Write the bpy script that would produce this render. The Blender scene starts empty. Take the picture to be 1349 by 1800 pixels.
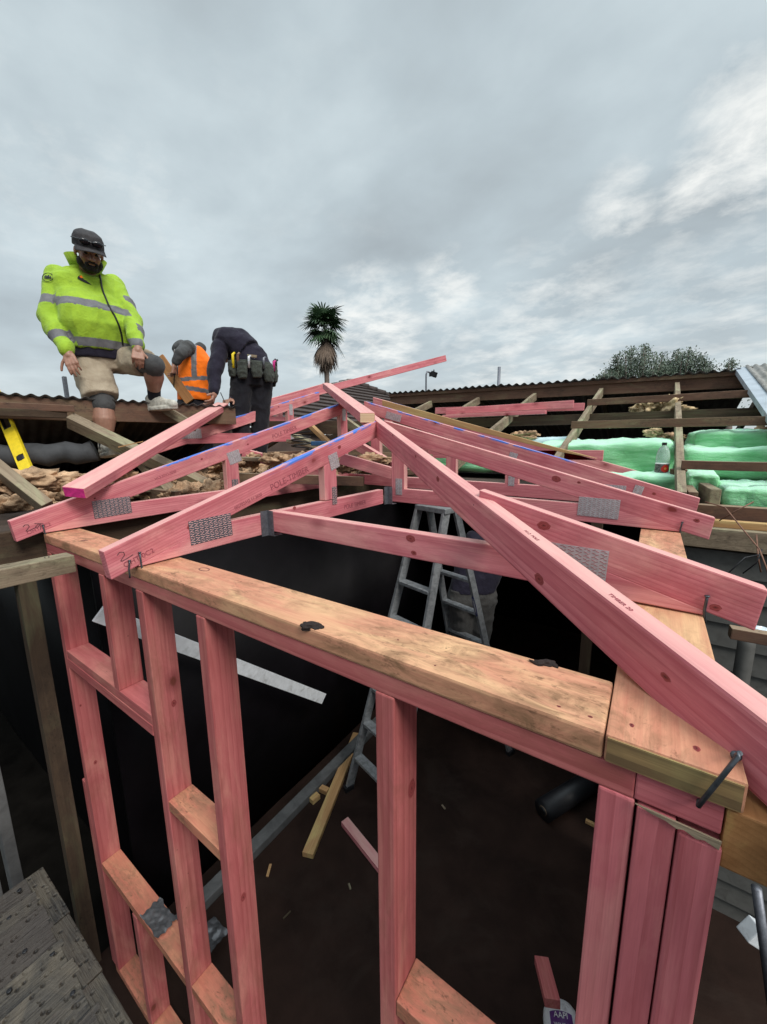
import bpy, bmesh, math, random
from mathutils import Vector, Matrix, noise
random.seed(7)
V = Vector
C = bpy.context.scene.collection
SC = bpy.context.scene

# ------------------------------------------------------------------ camera
FPX, YAW, PIT, ROL = 688.38, 0.6010, 0.1761, -0.0104
CAM = V((0.0182, -0.605, 0.4267))
_f = V((-math.sin(YAW)*math.cos(PIT), math.cos(YAW)*math.cos(PIT), -math.sin(PIT)))
_r = V((math.cos(YAW), math.sin(YAW), 0)); _u = _r.cross(_f)
CR = _r*math.cos(ROL) + _u*math.sin(ROL)
CU = -_r*math.sin(ROL) + _u*math.cos(ROL)
CF = _f
cd = bpy.data.cameras.new('camera'); cam = bpy.data.objects.new('camera', cd); C.objects.link(cam)
cd.sensor_fit = 'VERTICAL'; cd.sensor_height = 24; cd.lens = FPX/1800*24
cd.clip_start = 0.02; cd.clip_end = 3000
M = Matrix((CR, CU, -CF)).transposed().to_4x4(); M.translation = CAM
cam.matrix_world = M
SC.camera = cam
def ray(x, y): return CR*((x-674.5)/FPX) - CU*((y-900)/FPX) + CF
def at(x, y, ax, v):                       # where the sight line meets an axis plane, metres
    i = 'xyz'.index(ax); d = ray(x, y); return CAM + d*((v-CAM[i])/d[i])
def far(x, y, D): return CAM + ray(x, y)*D

# ------------------------------------------------------------------ world, sun, exposure
SUN_EL, SUN_AZ = math.radians(44), math.radians(108)      # azimuth from +Y towards +X
w = bpy.data.worlds.new("World"); SC.world = w; w.use_nodes = True
nt = w.node_tree; N = nt.nodes; L = nt.links; N.clear()
def nn(t, **k):
    n = N.new(t)
    for a, b in k.items(): setattr(n, a, b)
    return n
out = nn('ShaderNodeOutputWorld'); bg = nn('ShaderNodeBackground'); L.new(bg.outputs[0], out.inputs[0])
sky = nn('ShaderNodeTexSky', sky_type='NISHITA', sun_disc=False); sky.sun_elevation = SUN_EL; sky.sun_rotation = SUN_AZ
tc = nn('ShaderNodeTexCoord')
sep = nn('ShaderNodeSeparateXYZ'); L.new(tc.outputs['Generated'], sep.inputs[0])
def mth(op, a, b=None, c=None, clamp=False):
    n = nn('ShaderNodeMath', operation=op); n.use_clamp = clamp
    for i, v in enumerate((a, b, c)):
        if v is None: continue
        if isinstance(v, (int, float)): n.inputs[i].default_value = v
        else: L.new(v, n.inputs[i])
    return n.outputs[0]
# flat cloud layer: direction projected on a plane overhead
zc = mth('ADD', mth('MAXIMUM', sep.outputs[2], 0.0), 0.16)
cx = mth('DIVIDE', sep.outputs[0], zc); cy = mth('DIVIDE', sep.outputs[1], zc)
cmb = nn('ShaderNodeCombineXYZ'); L.new(cx, cmb.inputs[0]); L.new(cy, cmb.inputs[1])
def noi(vec, sc, det, rough, dist=0.0, loc=(0, 0, 0), scl=(1, 1, 1), rot=0):
    mp = nn('ShaderNodeMapping'); mp.inputs['Location'].default_value = loc; mp.inputs['Scale'].default_value = scl
    mp.inputs['Rotation'].default_value = (0, 0, rot)
    L.new(vec, mp.inputs[0]); n = nn('ShaderNodeTexNoise'); L.new(mp.outputs[0], n.inputs['Vector'])
    n.inputs['Scale'].default_value = sc; n.inputs['Detail'].default_value = det; n.inputs['Roughness'].default_value = rough
    n.inputs['Distortion'].default_value = dist
    return n.outputs['Fac']
n1 = noi(cmb.outputs[0], 0.8, 4, 0.5, 0.15, (3.1, 1.7, 0), (1, 1.4, 1), 0.5)
n2 = noi(cmb.outputs[0], 2.0, 7, 0.56, 0.15, (7.3, 2.2, 0), (1, 1.1, 1), 0.4)
n3 = noi(cmb.outputs[0], 4.2, 8, 0.62, 0.15, (1.3, 9.2, 0), (1, 1.1, 1), 0.2)
dens = mth('ADD', mth('MULTIPLY', n1, 0.62), mth('MULTIPLY', n2, 0.38))
cr = nn('ShaderNodeValToRGB'); L.new(dens, cr.inputs[0])
e = cr.color_ramp.elements; e[0].position = 0.36; e[0].color = (0.77, 0.88, 0.92, 1); e[1].position = 0.66; e[1].color = (0.47, 0.535, 0.57, 1)
x = cr.color_ramp.elements.new(0.5); x.color = (0.60, 0.695, 0.74, 1)
# bright breaks in the cloud, each round its own compass direction
side = None
for px, py, rad, amt in ((1335, 255, .11, 1.0), (1290, 180, .07, .8), (1235, 325, .075, 1.0), (1095, 365, .075, .8), (790, 510, .085, .8), (650, 580, .14, 1.0), (600, 620, .12, .9), (805, 555, .09, .6), (215, 395, .16, .40), (40, 300, .16, .35), (1250, 560, .22, .5), (960, 640, .25, .7), (1340, 520, .12, .6), (500, 250, .3, .10)):
    dv = ray(px, py).normalized()
    dp = nn('ShaderNodeVectorMath', operation='DOT_PRODUCT'); nv = nn('ShaderNodeVectorMath', operation='NORMALIZE'); L.new(tc.outputs['Generated'], nv.inputs[0]); L.new(nv.outputs[0], dp.inputs[0]); dp.inputs[1].default_value = dv
    m_ = nn('ShaderNodeMapRange', interpolation_type='SMOOTHSTEP'); L.new(dp.outputs['Value'], m_.inputs[0]); m_.inputs[1].default_value = math.cos(rad*1.25); m_.inputs[2].default_value = math.cos(rad*.15); m_.inputs[4].default_value = amt
    side = m_.outputs[0] if side is None else mth('MAXIMUM', side, m_.outputs[0])
br = nn('ShaderNodeMapRange'); L.new(mth('ADD', n3, mth('MULTIPLY', side, .20)), br.inputs[0]); br.inputs[1].default_value = 0.56; br.inputs[2].default_value = 0.80
brk = mth('MULTIPLY', mth('MULTIPLY', br.outputs[0], side), 0.85)
mx = nn('ShaderNodeMixRGB'); L.new(brk, mx.inputs[0]); L.new(cr.outputs[0], mx.inputs[1]); mx.inputs[2].default_value = (1.15, 1.16, 1.12, 1)
# low veil of light, CIE-overcast zenith gain
lowv = nn('ShaderNodeMapRange'); L.new(sep.outputs[2], lowv.inputs[0]); lowv.inputs[1].default_value = 0.0; lowv.inputs[2].default_value = 0.22; lowv.inputs[3].default_value = 0.40; lowv.inputs[4].default_value = 0.0
mx2 = nn('ShaderNodeMixRGB'); L.new(lowv.outputs[0], mx2.inputs[0]); L.new(mx.outputs[0], mx2.inputs[1]); mx2.inputs[2].default_value = (0.84, 0.88, 0.87, 1)
zen = nn('ShaderNodeMapRange'); L.new(sep.outputs[2], zen.inputs[0]); zen.inputs[1].default_value = 0.72; zen.inputs[2].default_value = 1.0; zen.inputs[3].default_value = 1.0; zen.inputs[4].default_value = 4.4
grd = nn('ShaderNodeMapRange'); L.new(sep.outputs[2], grd.inputs[0]); grd.inputs[1].default_value = -0.05; grd.inputs[2].default_value = 0.0; grd.inputs[3].default_value = 0.25; grd.inputs[4].default_value = 1.0
gain = mth('MULTIPLY', mth('MULTIPLY', zen.outputs[0], grd.outputs[0]), 9.0)
vm = nn('ShaderNodeVectorMath', operation='SCALE'); L.new(mx2.outputs[0], vm.inputs[0]); L.new(gain, vm.inputs['Scale'])
sm = nn('ShaderNodeMixRGB'); sm.inputs[0].default_value = 0.93; L.new(sky.outputs[0], sm.inputs[1]); L.new(vm.outputs[0], sm.inputs[2])
L.new(sm.outputs[0], bg.inputs[0]); bg.inputs[1].default_value = 0.1
sd = bpy.data.lights.new('sun', 'SUN'); sd.energy = 2.6; sd.angle = math.radians(22); sd.color = (1, .96, .9)
so = bpy.data.objects.new('sun', sd); C.objects.link(so)
so.rotation_euler = V((math.sin(SUN_AZ)*math.cos(SUN_EL), math.cos(SUN_AZ)*math.cos(SUN_EL), math.sin(SUN_EL))).to_track_quat('Z', 'Y').to_euler()
SC.view_settings.view_transform = 'Standard'; SC.view_settings.look = 'None'; SC.view_settings.exposure = 0.0; SC.view_settings.gamma = 1
SC.render.engine = 'CYCLES'; SC.cycles.max_bounces = 6; SC.cycles.use_denoising = True

# ------------------------------------------------------------------ materials
class Mt:
    def __init__(s, name):
        s.m = bpy.data.materials.new(name); s.m.use_nodes = True; s.t = s.m.node_tree; s.b = s.t.nodes['Principled BSDF']
    def n(s, ty, ins=None, **k):
        n = s.t.nodes.new(ty)
        for a, b in k.items(): setattr(n, a, b)
        for a, b in (ins or {}).items():
            if isinstance(b, bpy.types.NodeSocket): s.t.links.new(b, n.inputs[a])
            else: n.inputs[a].default_value = b
        return n
    def to(s, sock, name): s.t.links.new(sock, s.b.inputs[name])
    def mix(s, f, a, b, bt='MIX'):
        n = s.n('ShaderNodeMixRGB', blend_type=bt)
        for i, v in enumerate((f, a, b)):
            if isinstance(v, bpy.types.NodeSocket): s.t.links.new(v, n.inputs[i])
            else: n.inputs[i].default_value = (v if i == 0 else (*v, 1))
        return n.outputs[0]
    def rng(s, f, a, b, c=0.0, d=1.0):
        return s.n('ShaderNodeMapRange', {0: f, 1: a, 2: b, 3: c, 4: d}).outputs[0]
    def ma(s, op, a, b=0.0, c=0.0):
        return s.n('ShaderNodeMath', {0: a, 1: b, 2: c}, operation=op).outputs[0]
    def noise(s, vec, sc, det=4, ro=.55, di=0.0):
        return s.n('ShaderNodeTexNoise', {'Vector': vec, 'Scale': sc, 'Detail': det, 'Roughness': ro, 'Distortion': di}).outputs['Fac']
    def bump(s, h, st, dist=.002, nrm=None):
        d = {'Height': h, 'Strength': st, 'Distance': dist}
        if nrm: d['Normal'] = nrm
        return s.n('ShaderNodeBump', d).outputs[0]
def coords(s, rnd=True):
    o = s.n('ShaderNodeTexCoord'); ob = s.n('ShaderNodeObjectInfo')
    r = ob.outputs['Random']
    f1 = s.ma('FRACT', s.ma('MULTIPLY', r, 17.3)); f2 = s.ma('FRACT', s.ma('MULTIPLY', r, 91.7))
    cv = s.n('ShaderNodeCombineXYZ', {0: s.ma('MULTIPLY', r, 40.0), 1: s.rng(f1, 0, 1, -.11, .11), 2: s.rng(f2, 0, 1, -.13, .13)}).outputs[0]
    v = s.n('ShaderNodeVectorMath', {0: o.outputs['Object'], 1: cv}, operation='ADD').outputs[0]
    return o, v, r
def scalev(s, v, sc): return s.n('ShaderNodeMapping', {'Vector': v, 'Scale': sc}).outputs[0]
def wood(name, light, dark, ringamt=.45, knot=(.12, .03, .02), knots=.36, dirt=None, dirtamt=0, blue=False, edge=None, rough=.62, ringsc=34, top=None, dsc=9, weather=0):
    s = Mt(name); o, v, r = coords(s)
    p = scalev(s, v, (.25, 1, 1))
    big = s.noise(scalev(s, v, (1.2, 8, 8)), 1.0, 3, .5)
    wv = s.n('ShaderNodeTexWave', {'Vector': p, 'Scale': ringsc, 'Distortion': 1.6, 'Detail': 3, 'Detail Scale': .25, 'Detail Roughness': .5}, wave_type='RINGS', rings_direction='X', wave_profile='SAW').outputs['Fac']
    ring = s.rng(s.ma('POWER', wv, 2.5), 0, 1, 0, ringamt)
    fib = s.noise(scalev(s, v, (14, 420, 420)), 1.0, 3, .6)
    col = s.mix(ring, light, dark)
    col = s.mix(s.rng(big, .35, .7, 0, .35), col, tuple(c*.72 for c in light))
    col = s.mix(s.rng(r, 0, 1, 0, .22), col, dark)
    blot = s.noise(scalev(s, v, (1.0, 4.5, 4.5)), 1.6, 6, .6, 1.2)
    col = s.mix(s.rng(blot, .50, .66, 0, .55), col, (min(1, light[0]*1.10+.02), min(1, light[1]*1.5+.03), min(1, light[2]*1.25+.02)))
    col = s.mix(s.rng(blot, .46, .34, 0, .45), col, tuple(c*1.05 for c in dark))
    stk = s.noise(scalev(s, v, (1.3, 34, 34)), 1.0, 4, .55, .6)
    col = s.mix(s.rng(stk, .50, .68, 0, .62*min(1, ringamt+.25)), col, tuple(c*.9 for c in dark))
    col = s.mix(s.rng(stk, .42, .28, 0, .35), col, tuple(min(1, c*1.12+.02) for c in light))
    col = s.mix(s.rng(fib, .35, .75, 0, .22), col, tuple(c*.6 for c in dark))
    # knots
    vo = s.n('ShaderNodeTexVoronoi', {'Vector': scalev(s, v, (4.2, 7, 7)), 'Scale': 1.0}, feature='F1')
    warp = s.noise(v, 60, 2)
    dk = s.ma('ADD', vo.outputs['Distance'], s.rng(warp, 0, 1, -.03, .03))
    sel = s.ma('LESS_THAN', s.n('ShaderNodeSeparateColor', {0: vo.outputs['Color']}).outputs[0], knots)
    core = s.ma('MULTIPLY', s.rng(dk, .10, .055), sel); halo = s.ma('MULTIPLY', s.rng(dk, .26, .08, 0, .6), sel)
    col = s.mix(halo, col, tuple(c*.55 for c in dark)); col = s.mix(core, col, knot)
    # nail dents / specks
    sp = s.n('ShaderNodeTexVoronoi', {'Vector': v, 'Scale': 16.0}, feature='F1')
    spk = s.ma('MULTIPLY', s.rng(sp.outputs['Distance'], .05, .03), s.ma('LESS_THAN', s.n('ShaderNodeSeparateColor', {0: sp.outputs['Color']}).outputs[1], .16))
    col = s.mix(s.ma('MULTIPLY', spk, .8), col, (.03, .015, .012))
    if dirt:
        d1 = s.noise(scalev(s, v, (dsc, dsc*2.2, dsc*2.2)), 1.0, 8, .68, 1.2)
        d2 = s.noise(scalev(s, v, (dsc*.35, dsc*.6, dsc*.6)), 1.0, 3, .5)
        m = s.ma('MULTIPLY', s.rng(d1, .42, .66, 0, dirtamt), s.rng(d2, .35, .6))
        col = s.mix(m, col, dirt)
        d3 = s.noise(scalev(s, v, (45, 95, 95)), 1.0, 6, .72)
        col = s.mix(s.ma('MULTIPLY', s.rng(d3, .55, .68, 0, .12 if dirtamt < .5 else .7), s.rng(d2, .4, .6)), col, tuple(c*.35 for c in dirt))
    sep = s.n('ShaderNodeSeparateXYZ', {0: o.outputs['Normal']})
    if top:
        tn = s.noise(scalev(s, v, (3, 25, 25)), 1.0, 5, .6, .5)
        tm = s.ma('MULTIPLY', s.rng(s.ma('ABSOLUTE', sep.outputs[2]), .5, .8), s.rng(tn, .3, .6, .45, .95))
        col = s.mix(tm, col, top)  # faces along local z made paler: light from above put into the colour
    if blue:
        xyz = s.n('ShaderNodeSeparateXYZ', {0: v})
        bn = s.noise(scalev(s, v, (5.5, 30, 30)), 1.0, 4, .6, .4)
        zr = s.n('ShaderNodeSeparateXYZ', {0: s.n('ShaderNodeTexCoord').outputs['Generated']})
        side = s.rng(s.ma('ABSOLUTE', sep.outputs[2]), .4, .7, .10, 0)
        # repeated gauge marks along the upper edge
        per = s.ma('ABSOLUTE', s.ma('SUBTRACT', s.ma('FRACT', s.ma('MULTIPLY', xyz.outputs[0], 3.4)), .5))
        topf = s.rng(sep.outputs[2], .3, .6)
        bm_ = s.ma('MULTIPLY', s.rng(s.ma('SUBTRACT', bn, s.ma('MULTIPLY', per, .28)), .37, .43), topf)
        ox = s.n('ShaderNodeSeparateXYZ', {0: o.outputs['Object']})
        mid = s.ma('MULTIPLY', s.rng(ox.outputs[0], blue[0], blue[0]+.08), s.rng(ox.outputs[0], blue[1]+.08, blue[1]))
        edgem = s.ma('MULTIPLY', s.rng(s.ma('ADD', ox.outputs[2], s.ma('MULTIPLY', bn, .02)), -.004, .004), s.rng(s.ma('SUBTRACT', bn, s.ma('MULTIPLY', per, .35)), .41, .45))
        col = s.mix(s.ma('MULTIPLY', s.ma('MAXIMUM', bm_, edgem), mid), col, (.08, .19, .60))
    s.to(col, 'Base Color'); s.b.inputs['Roughness'].default_value = rough
    h = s.ma('ADD', s.ma('MULTIPLY', fib, .7), s.ma('MULTIPLY', wv, .35+weather))
    s.to(s.bump(h, .35+weather*.5, .0012), 'Normal')
    s.b.inputs['Specular IOR Level'].default_value = .25
    return s.m
def plain(name, col, rough=.7, metal=0, nsc=30, namt=.25, bump=0, bsc=200, spec=.4, dirt=None, dth=(.5, .7)):
    s = Mt(name); o = s.n('ShaderNodeTexCoord').outputs['Object']
    f = s.noise(o, nsc, 6, .6, .3)
    c = s.mix(s.rng(f, .3, .7, 0, 1), tuple(min(1, k*(1+namt)) for k in col), tuple(k*(1-namt) for k in col))
    if dirt:
        g = s.noise(o, nsc*.5, 8, .7, .8); c = s.mix(s.rng(g, dth[0], dth[1]), c, dirt)
    s.to(c, 'Base Color'); s.b.inputs['Roughness'].default_value = rough; s.b.inputs['Metallic'].default_value = metal
    s.b.inputs['Specular IOR Level'].default_value = spec
    if bump: s.to(s.bump(s.noise(o, bsc, 5, .6), bump, .004), 'Normal')
    return s.m
PL, PD = (.77, .275, .295), (.44, .075, .105)
MAT = {}
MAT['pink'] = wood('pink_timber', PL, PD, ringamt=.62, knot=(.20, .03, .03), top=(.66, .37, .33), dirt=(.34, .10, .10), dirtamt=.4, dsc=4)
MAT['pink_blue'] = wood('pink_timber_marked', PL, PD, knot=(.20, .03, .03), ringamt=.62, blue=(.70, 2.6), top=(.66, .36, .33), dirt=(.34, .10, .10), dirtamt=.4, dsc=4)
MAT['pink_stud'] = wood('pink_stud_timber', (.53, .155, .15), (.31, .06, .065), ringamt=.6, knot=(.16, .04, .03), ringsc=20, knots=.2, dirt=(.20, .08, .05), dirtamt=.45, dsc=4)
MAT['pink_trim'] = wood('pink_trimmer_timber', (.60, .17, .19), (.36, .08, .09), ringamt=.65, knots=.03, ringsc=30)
MAT['plate'] = wood('stained_plate_timber', (.68, .345, .21), (.50, .17, .11), ringamt=.38, knot=(.10, .03, .02), knots=.12, dirt=(.24, .13, .07), dirtamt=.95, ringsc=14, dsc=9, rough=.7)
MAT['nog'] = wood('stained_nog_timber', (.56, .20, .13), (.40, .11, .08), ringamt=.25, knots=.1, dirt=(.20, .12, .07), dirtamt=.85, ringsc=14, dsc=10)
MAT['endgrain'] = wood('end_grain_timber', (.34, .22, .10), (.12, .075, .04), ringamt=.8, knots=0, ringsc=20)
MAT['rawor'] = wood('raw_orange_timber', (.46, .22, .085), (.26, .11, .04), ringamt=.5, dirt=(.14, .07, .03), dirtamt=.6)
MAT['rawpale'] = wood('pale_end_grain', (.66, .47, .30), (.42, .26, .14), ringamt=.7, knots=0, ringsc=24)
MAT['raw'] = wood('raw_timber', (.56, .34, .16), (.36, .18, .07), ringamt=.5, knot=(.10, .04, .02))
MAT['old'] = wood('old_timber', (.24, .17, .11), (.12, .08, .05), ringamt=.5, knots=.1, knot=(.04, .02, .015), dirt=(.07, .05, .04), dirtamt=.7, rough=.85, weather=.4)
MAT['oldred'] = wood('old_red_timber', (.19, .105, .07), (.10, .05, .035), ringamt=.4, knots=.08, knot=(.03, .015, .01), dirt=(.05, .035, .03), dirtamt=.6, rough=.85, top=(.30, .22, .15), weather=.3)
MAT['oldgrey'] = wood('old_grey_timber', (.33, .26, .18), (.17, .12, .08), ringamt=.5, knots=.08, knot=(.05, .03, .02), dirt=(.09, .065, .045), dirtamt=.85, rough=.85, weather=.5)
MAT['olddark'] = wood('old_dark_timber', (.085, .055, .035), (.04, .026, .018), ringamt=.4, knots=.05, dirt=(.03, .02, .015), dirtamt=.6, rough=.9)
MAT['galv'] = plain('galvanised_steel', (.55, .56, .58), .36, .4, 60, .25, .1)
MAT['galvdark'] = plain('weathered_steel', (.19, .195, .22), .5, .7, 60, .25, .1)
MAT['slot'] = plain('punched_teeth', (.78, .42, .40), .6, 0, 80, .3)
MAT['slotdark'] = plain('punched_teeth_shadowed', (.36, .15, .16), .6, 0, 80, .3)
MAT['nail'] = plain('nail_steel', (.10, .11, .125), .4, .7, 80, .3)
MAT['ink'] = plain('stamp_ink', (.30, .07, .09), .8, 0, 300, .5)
MAT['pencil'] = plain('carpenter_pencil', (.13, .05, .06), .8, 0, 200, .4)
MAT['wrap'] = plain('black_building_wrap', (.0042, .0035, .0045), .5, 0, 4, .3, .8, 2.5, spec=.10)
MAT['black'] = plain('black_plastic', (.012, .012, .014), .45, 0, 30, .3)
MAT['greybark'] = plain('grey_bark', (.16, .13, .11), .9, 0, 30, .4, .6, 40)

# ------------------------------------------------------------------ helpers
W = {}
def _reg(o, m): W[o.name] = m
def link(name, me, mat=None, parent=None, frame=None):
    o = bpy.data.objects.new(name, me); C.objects.link(o)
    for m_ in (mat if isinstance(mat, (list, tuple)) else [mat]):
        if m_ is not None and me is not None: me.materials.append(MAT[m_] if isinstance(m_, str) else m_)
    f = frame or Matrix.Identity(4)
    if parent is not None:
        o.parent = parent; o.matrix_basis = W[parent.name].inverted() @ f
    else: o.matrix_basis = f
    W[o.name] = f
    return o
def thing(name, label, cat, loc=(0, 0, 0), group=None):
    o = bpy.data.objects.new(name, None); C.objects.link(o); o.empty_display_size = .1
    o.location = loc; W[o.name] = Matrix.Translation(V(loc)); return tag(o, label, cat, group)
def tag(o, label, cat, group=None):
    o['label'] = label; o['category'] = cat
    if group: o['group'] = group
    return o
def struct(o): o['kind'] = 'structure'; return o
def stuff(o, label, cat):
    tag(o, label, cat); o['kind'] = 'stuff'; return o
def frame_of(org, X, Yh):
    X = V(X).normalized(); Y = V(Yh); Y = (Y - X*Y.dot(X)).normalized(); Z = X.cross(Y)
    m = Matrix((X, Y, Z)).transposed().to_4x4(); m.translation = V(org); return m
def tomesh(bm, name='m', smooth=False):
    me = bpy.data.meshes.new(name); bmesh.ops.recalc_face_normals(bm, faces=bm.faces[:]); bm.to_mesh(me); bm.free()
    if smooth:
        for p in me.polygons: p.use_smooth = True
    return me
def addpoly(bm, pts, ext, mi=0):
    ext = V(ext); a = [bm.verts.new(V(p)) for p in pts]; b = [bm.verts.new(V(p)+ext) for p in pts]; n = len(a)
    fs = [bm.faces.new(a), bm.faces.new(b[::-1])]
    for i in range(n): fs.append(bm.faces.new((a[i], b[i], b[(i+1) % n], a[(i+1) % n])))
    for f in fs: f.material_index = mi
    return fs
def addbox(bm, c, sx, sy, sz, R=None, mi=0):
    c = V(c); R = R or Matrix.Identity(3)
    X, Y, Z = R @ V((sx/2, 0, 0)), R @ V((0, sy/2, 0)), R @ V((0, 0, sz/2))
    return addpoly(bm, [c-X-Y-Z, c+X-Y-Z, c+X+Y-Z, c-X+Y-Z], Z*2, mi)
def bev(bm, off, seg=2, ang=.4):
    es = [e_ for e_ in bm.edges if len(e_.link_faces) == 2 and e_.calc_face_angle(0) > ang]
    if es: bmesh.ops.bevel(bm, geom=es, offset=off, segments=seg, affect='EDGES', profile=.6, clamp_overlap=True)
def slab(name, pts, ext, ax0, ax1, mat, parent=None, bevel=.004, up=None):
    """board cut to an outline: pts = outline, ext = thickness vector, ax0->ax1 = grain"""
    F = frame_of(ax0, V(ax1)-V(ax0), ext); 
    if F.col[2].z < -1e-6:                                     # keep local z upwards
        F = frame_of(ax0, V(ax1)-V(ax0), -V(ext))
    inv = F.inverted(); bm = bmesh.new()
    addpoly(bm, [inv @ V(p) for p in pts], inv.to_3x3() @ V(ext))
    bmesh.ops.recalc_face_normals(bm, faces=bm.faces[:])
    if bevel: bev(bm, bevel)
    return link(name, tomesh(bm, name), mat, parent, F)
def beam(name, p0, p1, w_, h, mat, parent=None, up=(0, 0, 1), bevel=.004, drop=0, wob=0, e0=0, e1=0):
    """straight timber between two centre points; drop moves it along -up; e0/e1 rake the ends"""
    p0, p1 = V(p0), V(p1); X = (p1-p0).normalized(); U = V(up); U = (U - X*U.dot(X)).normalized(); Y = U.cross(X)
    p0 = p0 - U*drop; p1 = p1 - U*drop
    F = Matrix((X, Y, U)).transposed().to_4x4(); F.translation = p0
    bm = bmesh.new(); l = (p1-p0).length
    addpoly(bm, [(e0, -w_/2, h/2), (l+e1, -w_/2, h/2), (l-e1, -w_/2, -h/2), (-e0, -w_/2, -h/2)], (0, w_, 0))
    bmesh.ops.recalc_face_normals(bm, faces=bm.faces[:])
    if bevel: bev(bm, bevel)
    if wob:
        bmesh.ops.subdivide_edges(bm, edges=[e_ for e_ in bm.edges if e_.calc_length() > l*.5], cuts=10)
        k = random.random()*50
        for v in bm.verts:
            v.co += V((0, noise.noise(V((v.co.x*2, k, 0))), noise.noise(V((v.co.x*2, k, 9))))) * wob
    return link(name, tomesh(bm, name), mat, parent, F)
def tube(bm, pts, r, seg=10, caps=True, mi=0, flat=None):
    """tube through pts; r number or list; flat = list of (vector scale) ignored"""
    pts = [V(p) for p in pts]; n = len(pts); rr = r if isinstance(r, (list, tuple)) else [r]*n
    rings = []; ref = None
    for i, p in enumerate(pts):
        d = (pts[min(i+1, n-1)] - pts[max(i-1, 0)]).normalized()
        if ref is None: ref = d.orthogonal().normalized()
        ref = (ref - d*ref.dot(d)).normalized(); b = d.cross(ref)
        rings.append([bm.verts.new(p + (ref*math.cos(t*2*math.pi/seg) + b*math.sin(t*2*math.pi/seg))*rr[i]) for t in range(seg)])
    fs = []
    for a, b in zip(rings, rings[1:]):
        for t in range(seg): fs.append(bm.faces.new((a[t], a[(t+1) % seg], b[(t+1) % seg], b[t])))
    if caps: fs += [bm.faces.new(rings[0][::-1]), bm.faces.new(rings[-1])]
    for f in fs: f.material_index = mi; f.smooth = True
    return fs
def tubeobj(name, pts, r, mat, parent=None, seg=10):
    o0 = V(pts[0]); bm = bmesh.new(); tube(bm, [V(p)-o0 for p in pts], r, seg)
    return link(name, tomesh(bm, name), mat, parent, Matrix.Translation(o0))
def lathe(bm, prof, seg=24, base=V((0, 0, 0)), mi=0):
    rings = [[bm.verts.new(base + V((r*math.cos(t*2*math.pi/seg), r*math.sin(t*2*math.pi/seg), z))) for t in range(seg)] for r, z in prof]
    for a, b in zip(rings, rings[1:]):
        for t in range(seg):
            f = bm.faces.new((a[t], a[(t+1) % seg], b[(t+1) % seg], b[t])); f.smooth = True; f.material_index = mi
    bm.faces.new(rings[0][::-1]).material_index = mi; bm.faces.new(rings[-1]).material_index = mi
def textobj(name, s_, org, X, U, size, mat, parent, lift=.0008, ext=.0003, shear=0):
    cu = bpy.data.curves.new(name, 'FONT'); cu.body = s_; cu.size = size; cu.extrude = ext; cu.shear = shear
    to = bpy.data.objects.new('tmp', cu); C.objects.link(to)
    dg = bpy.context.evaluated_depsgraph_get(); me = bpy.data.meshes.new_from_object(to.evaluated_get(dg))
    bpy.data.objects.remove(to); me.materials.clear()
    X = V(X).normalized(); U = (V(U)-X*V(U).dot(X)).normalized(); Z = X.cross(U)
    F = Matrix((X, U, Z)).transposed().to_4x4(); F.translation = V(org)+Z*lift
    return link(name, me, mat, parent, F)
def stroke(name, pts, org, X, U, wd, mat, parent, lift=.0008):
    """hand-drawn mark: flat ribbons along 2-D polylines laid on a face"""
    X = V(X).normalized(); U = (V(U)-X*V(U).dot(X)).normalized(); Z = X.cross(U)
    F = Matrix((X, U, Z)).transposed().to_4x4(); F.translation = V(org)+Z*lift
    bm = bmesh.new()
    for pl in pts:
        for a, b in zip(pl, pl[1:]):
            a, b = V((*a, 0)), V((*b, 0)); d = (b-a).normalized(); nrm = V((-d.y, d.x, 0))*wd/2
            addpoly(bm, [a-nrm-d*wd*.3, b-nrm+d*wd*.3, b+nrm+d*wd*.3, a+nrm-d*wd*.3], (0, 0, .0004))
    return link(name, tomesh(bm, name), mat, parent, F)
_platecache = {}
def nailplate(ctr, X, U, lx, lz, parent, mat='galv', cols=None):
    """punched gang-nail plate: sheet with rows of slots and lifted teeth"""
    X = V(X).normalized(); U = (V(U)-X*V(U).dot(X)).normalized(); Z = X.cross(U)
    F = Matrix((X, U, Z)).transposed().to_4x4(); F.translation = V(ctr)+Z*.0004
    key = (round(lx, 3), round(lz, 3), mat)
    if key not in _platecache:
        bm = bmesh.new(); addbox(bm, (0, 0, .0006), lx, lz, .0012)
        nc = max(2, round(lx/.021)); nr = max(3, round(lz/.0098)); rg = random.Random(3)
        for i in range(nc):
            for j in range(nr):
                cx_ = -lx/2+(i+.5)*lx/nc; cz_ = -lz/2+(j+.5)*lz/nr
                for k, (dx, dy) in enumerate(((-.0045, .0016), (.0035, -.0016))):
                    Rm = Matrix.Rotation(.35*(1 if (j+k) % 2 else -1), 3, 'Z')
                    addbox(bm, (cx_+dx, cz_+dy, .0014), .0088, .0019, .0008, Rm, 1)
        _platecache[key] = tomesh(bm, 'nail_plate')
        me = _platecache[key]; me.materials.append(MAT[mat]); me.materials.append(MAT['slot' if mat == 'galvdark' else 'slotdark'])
    return link('nail_plate', _platecache[key], None, parent, F)
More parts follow.
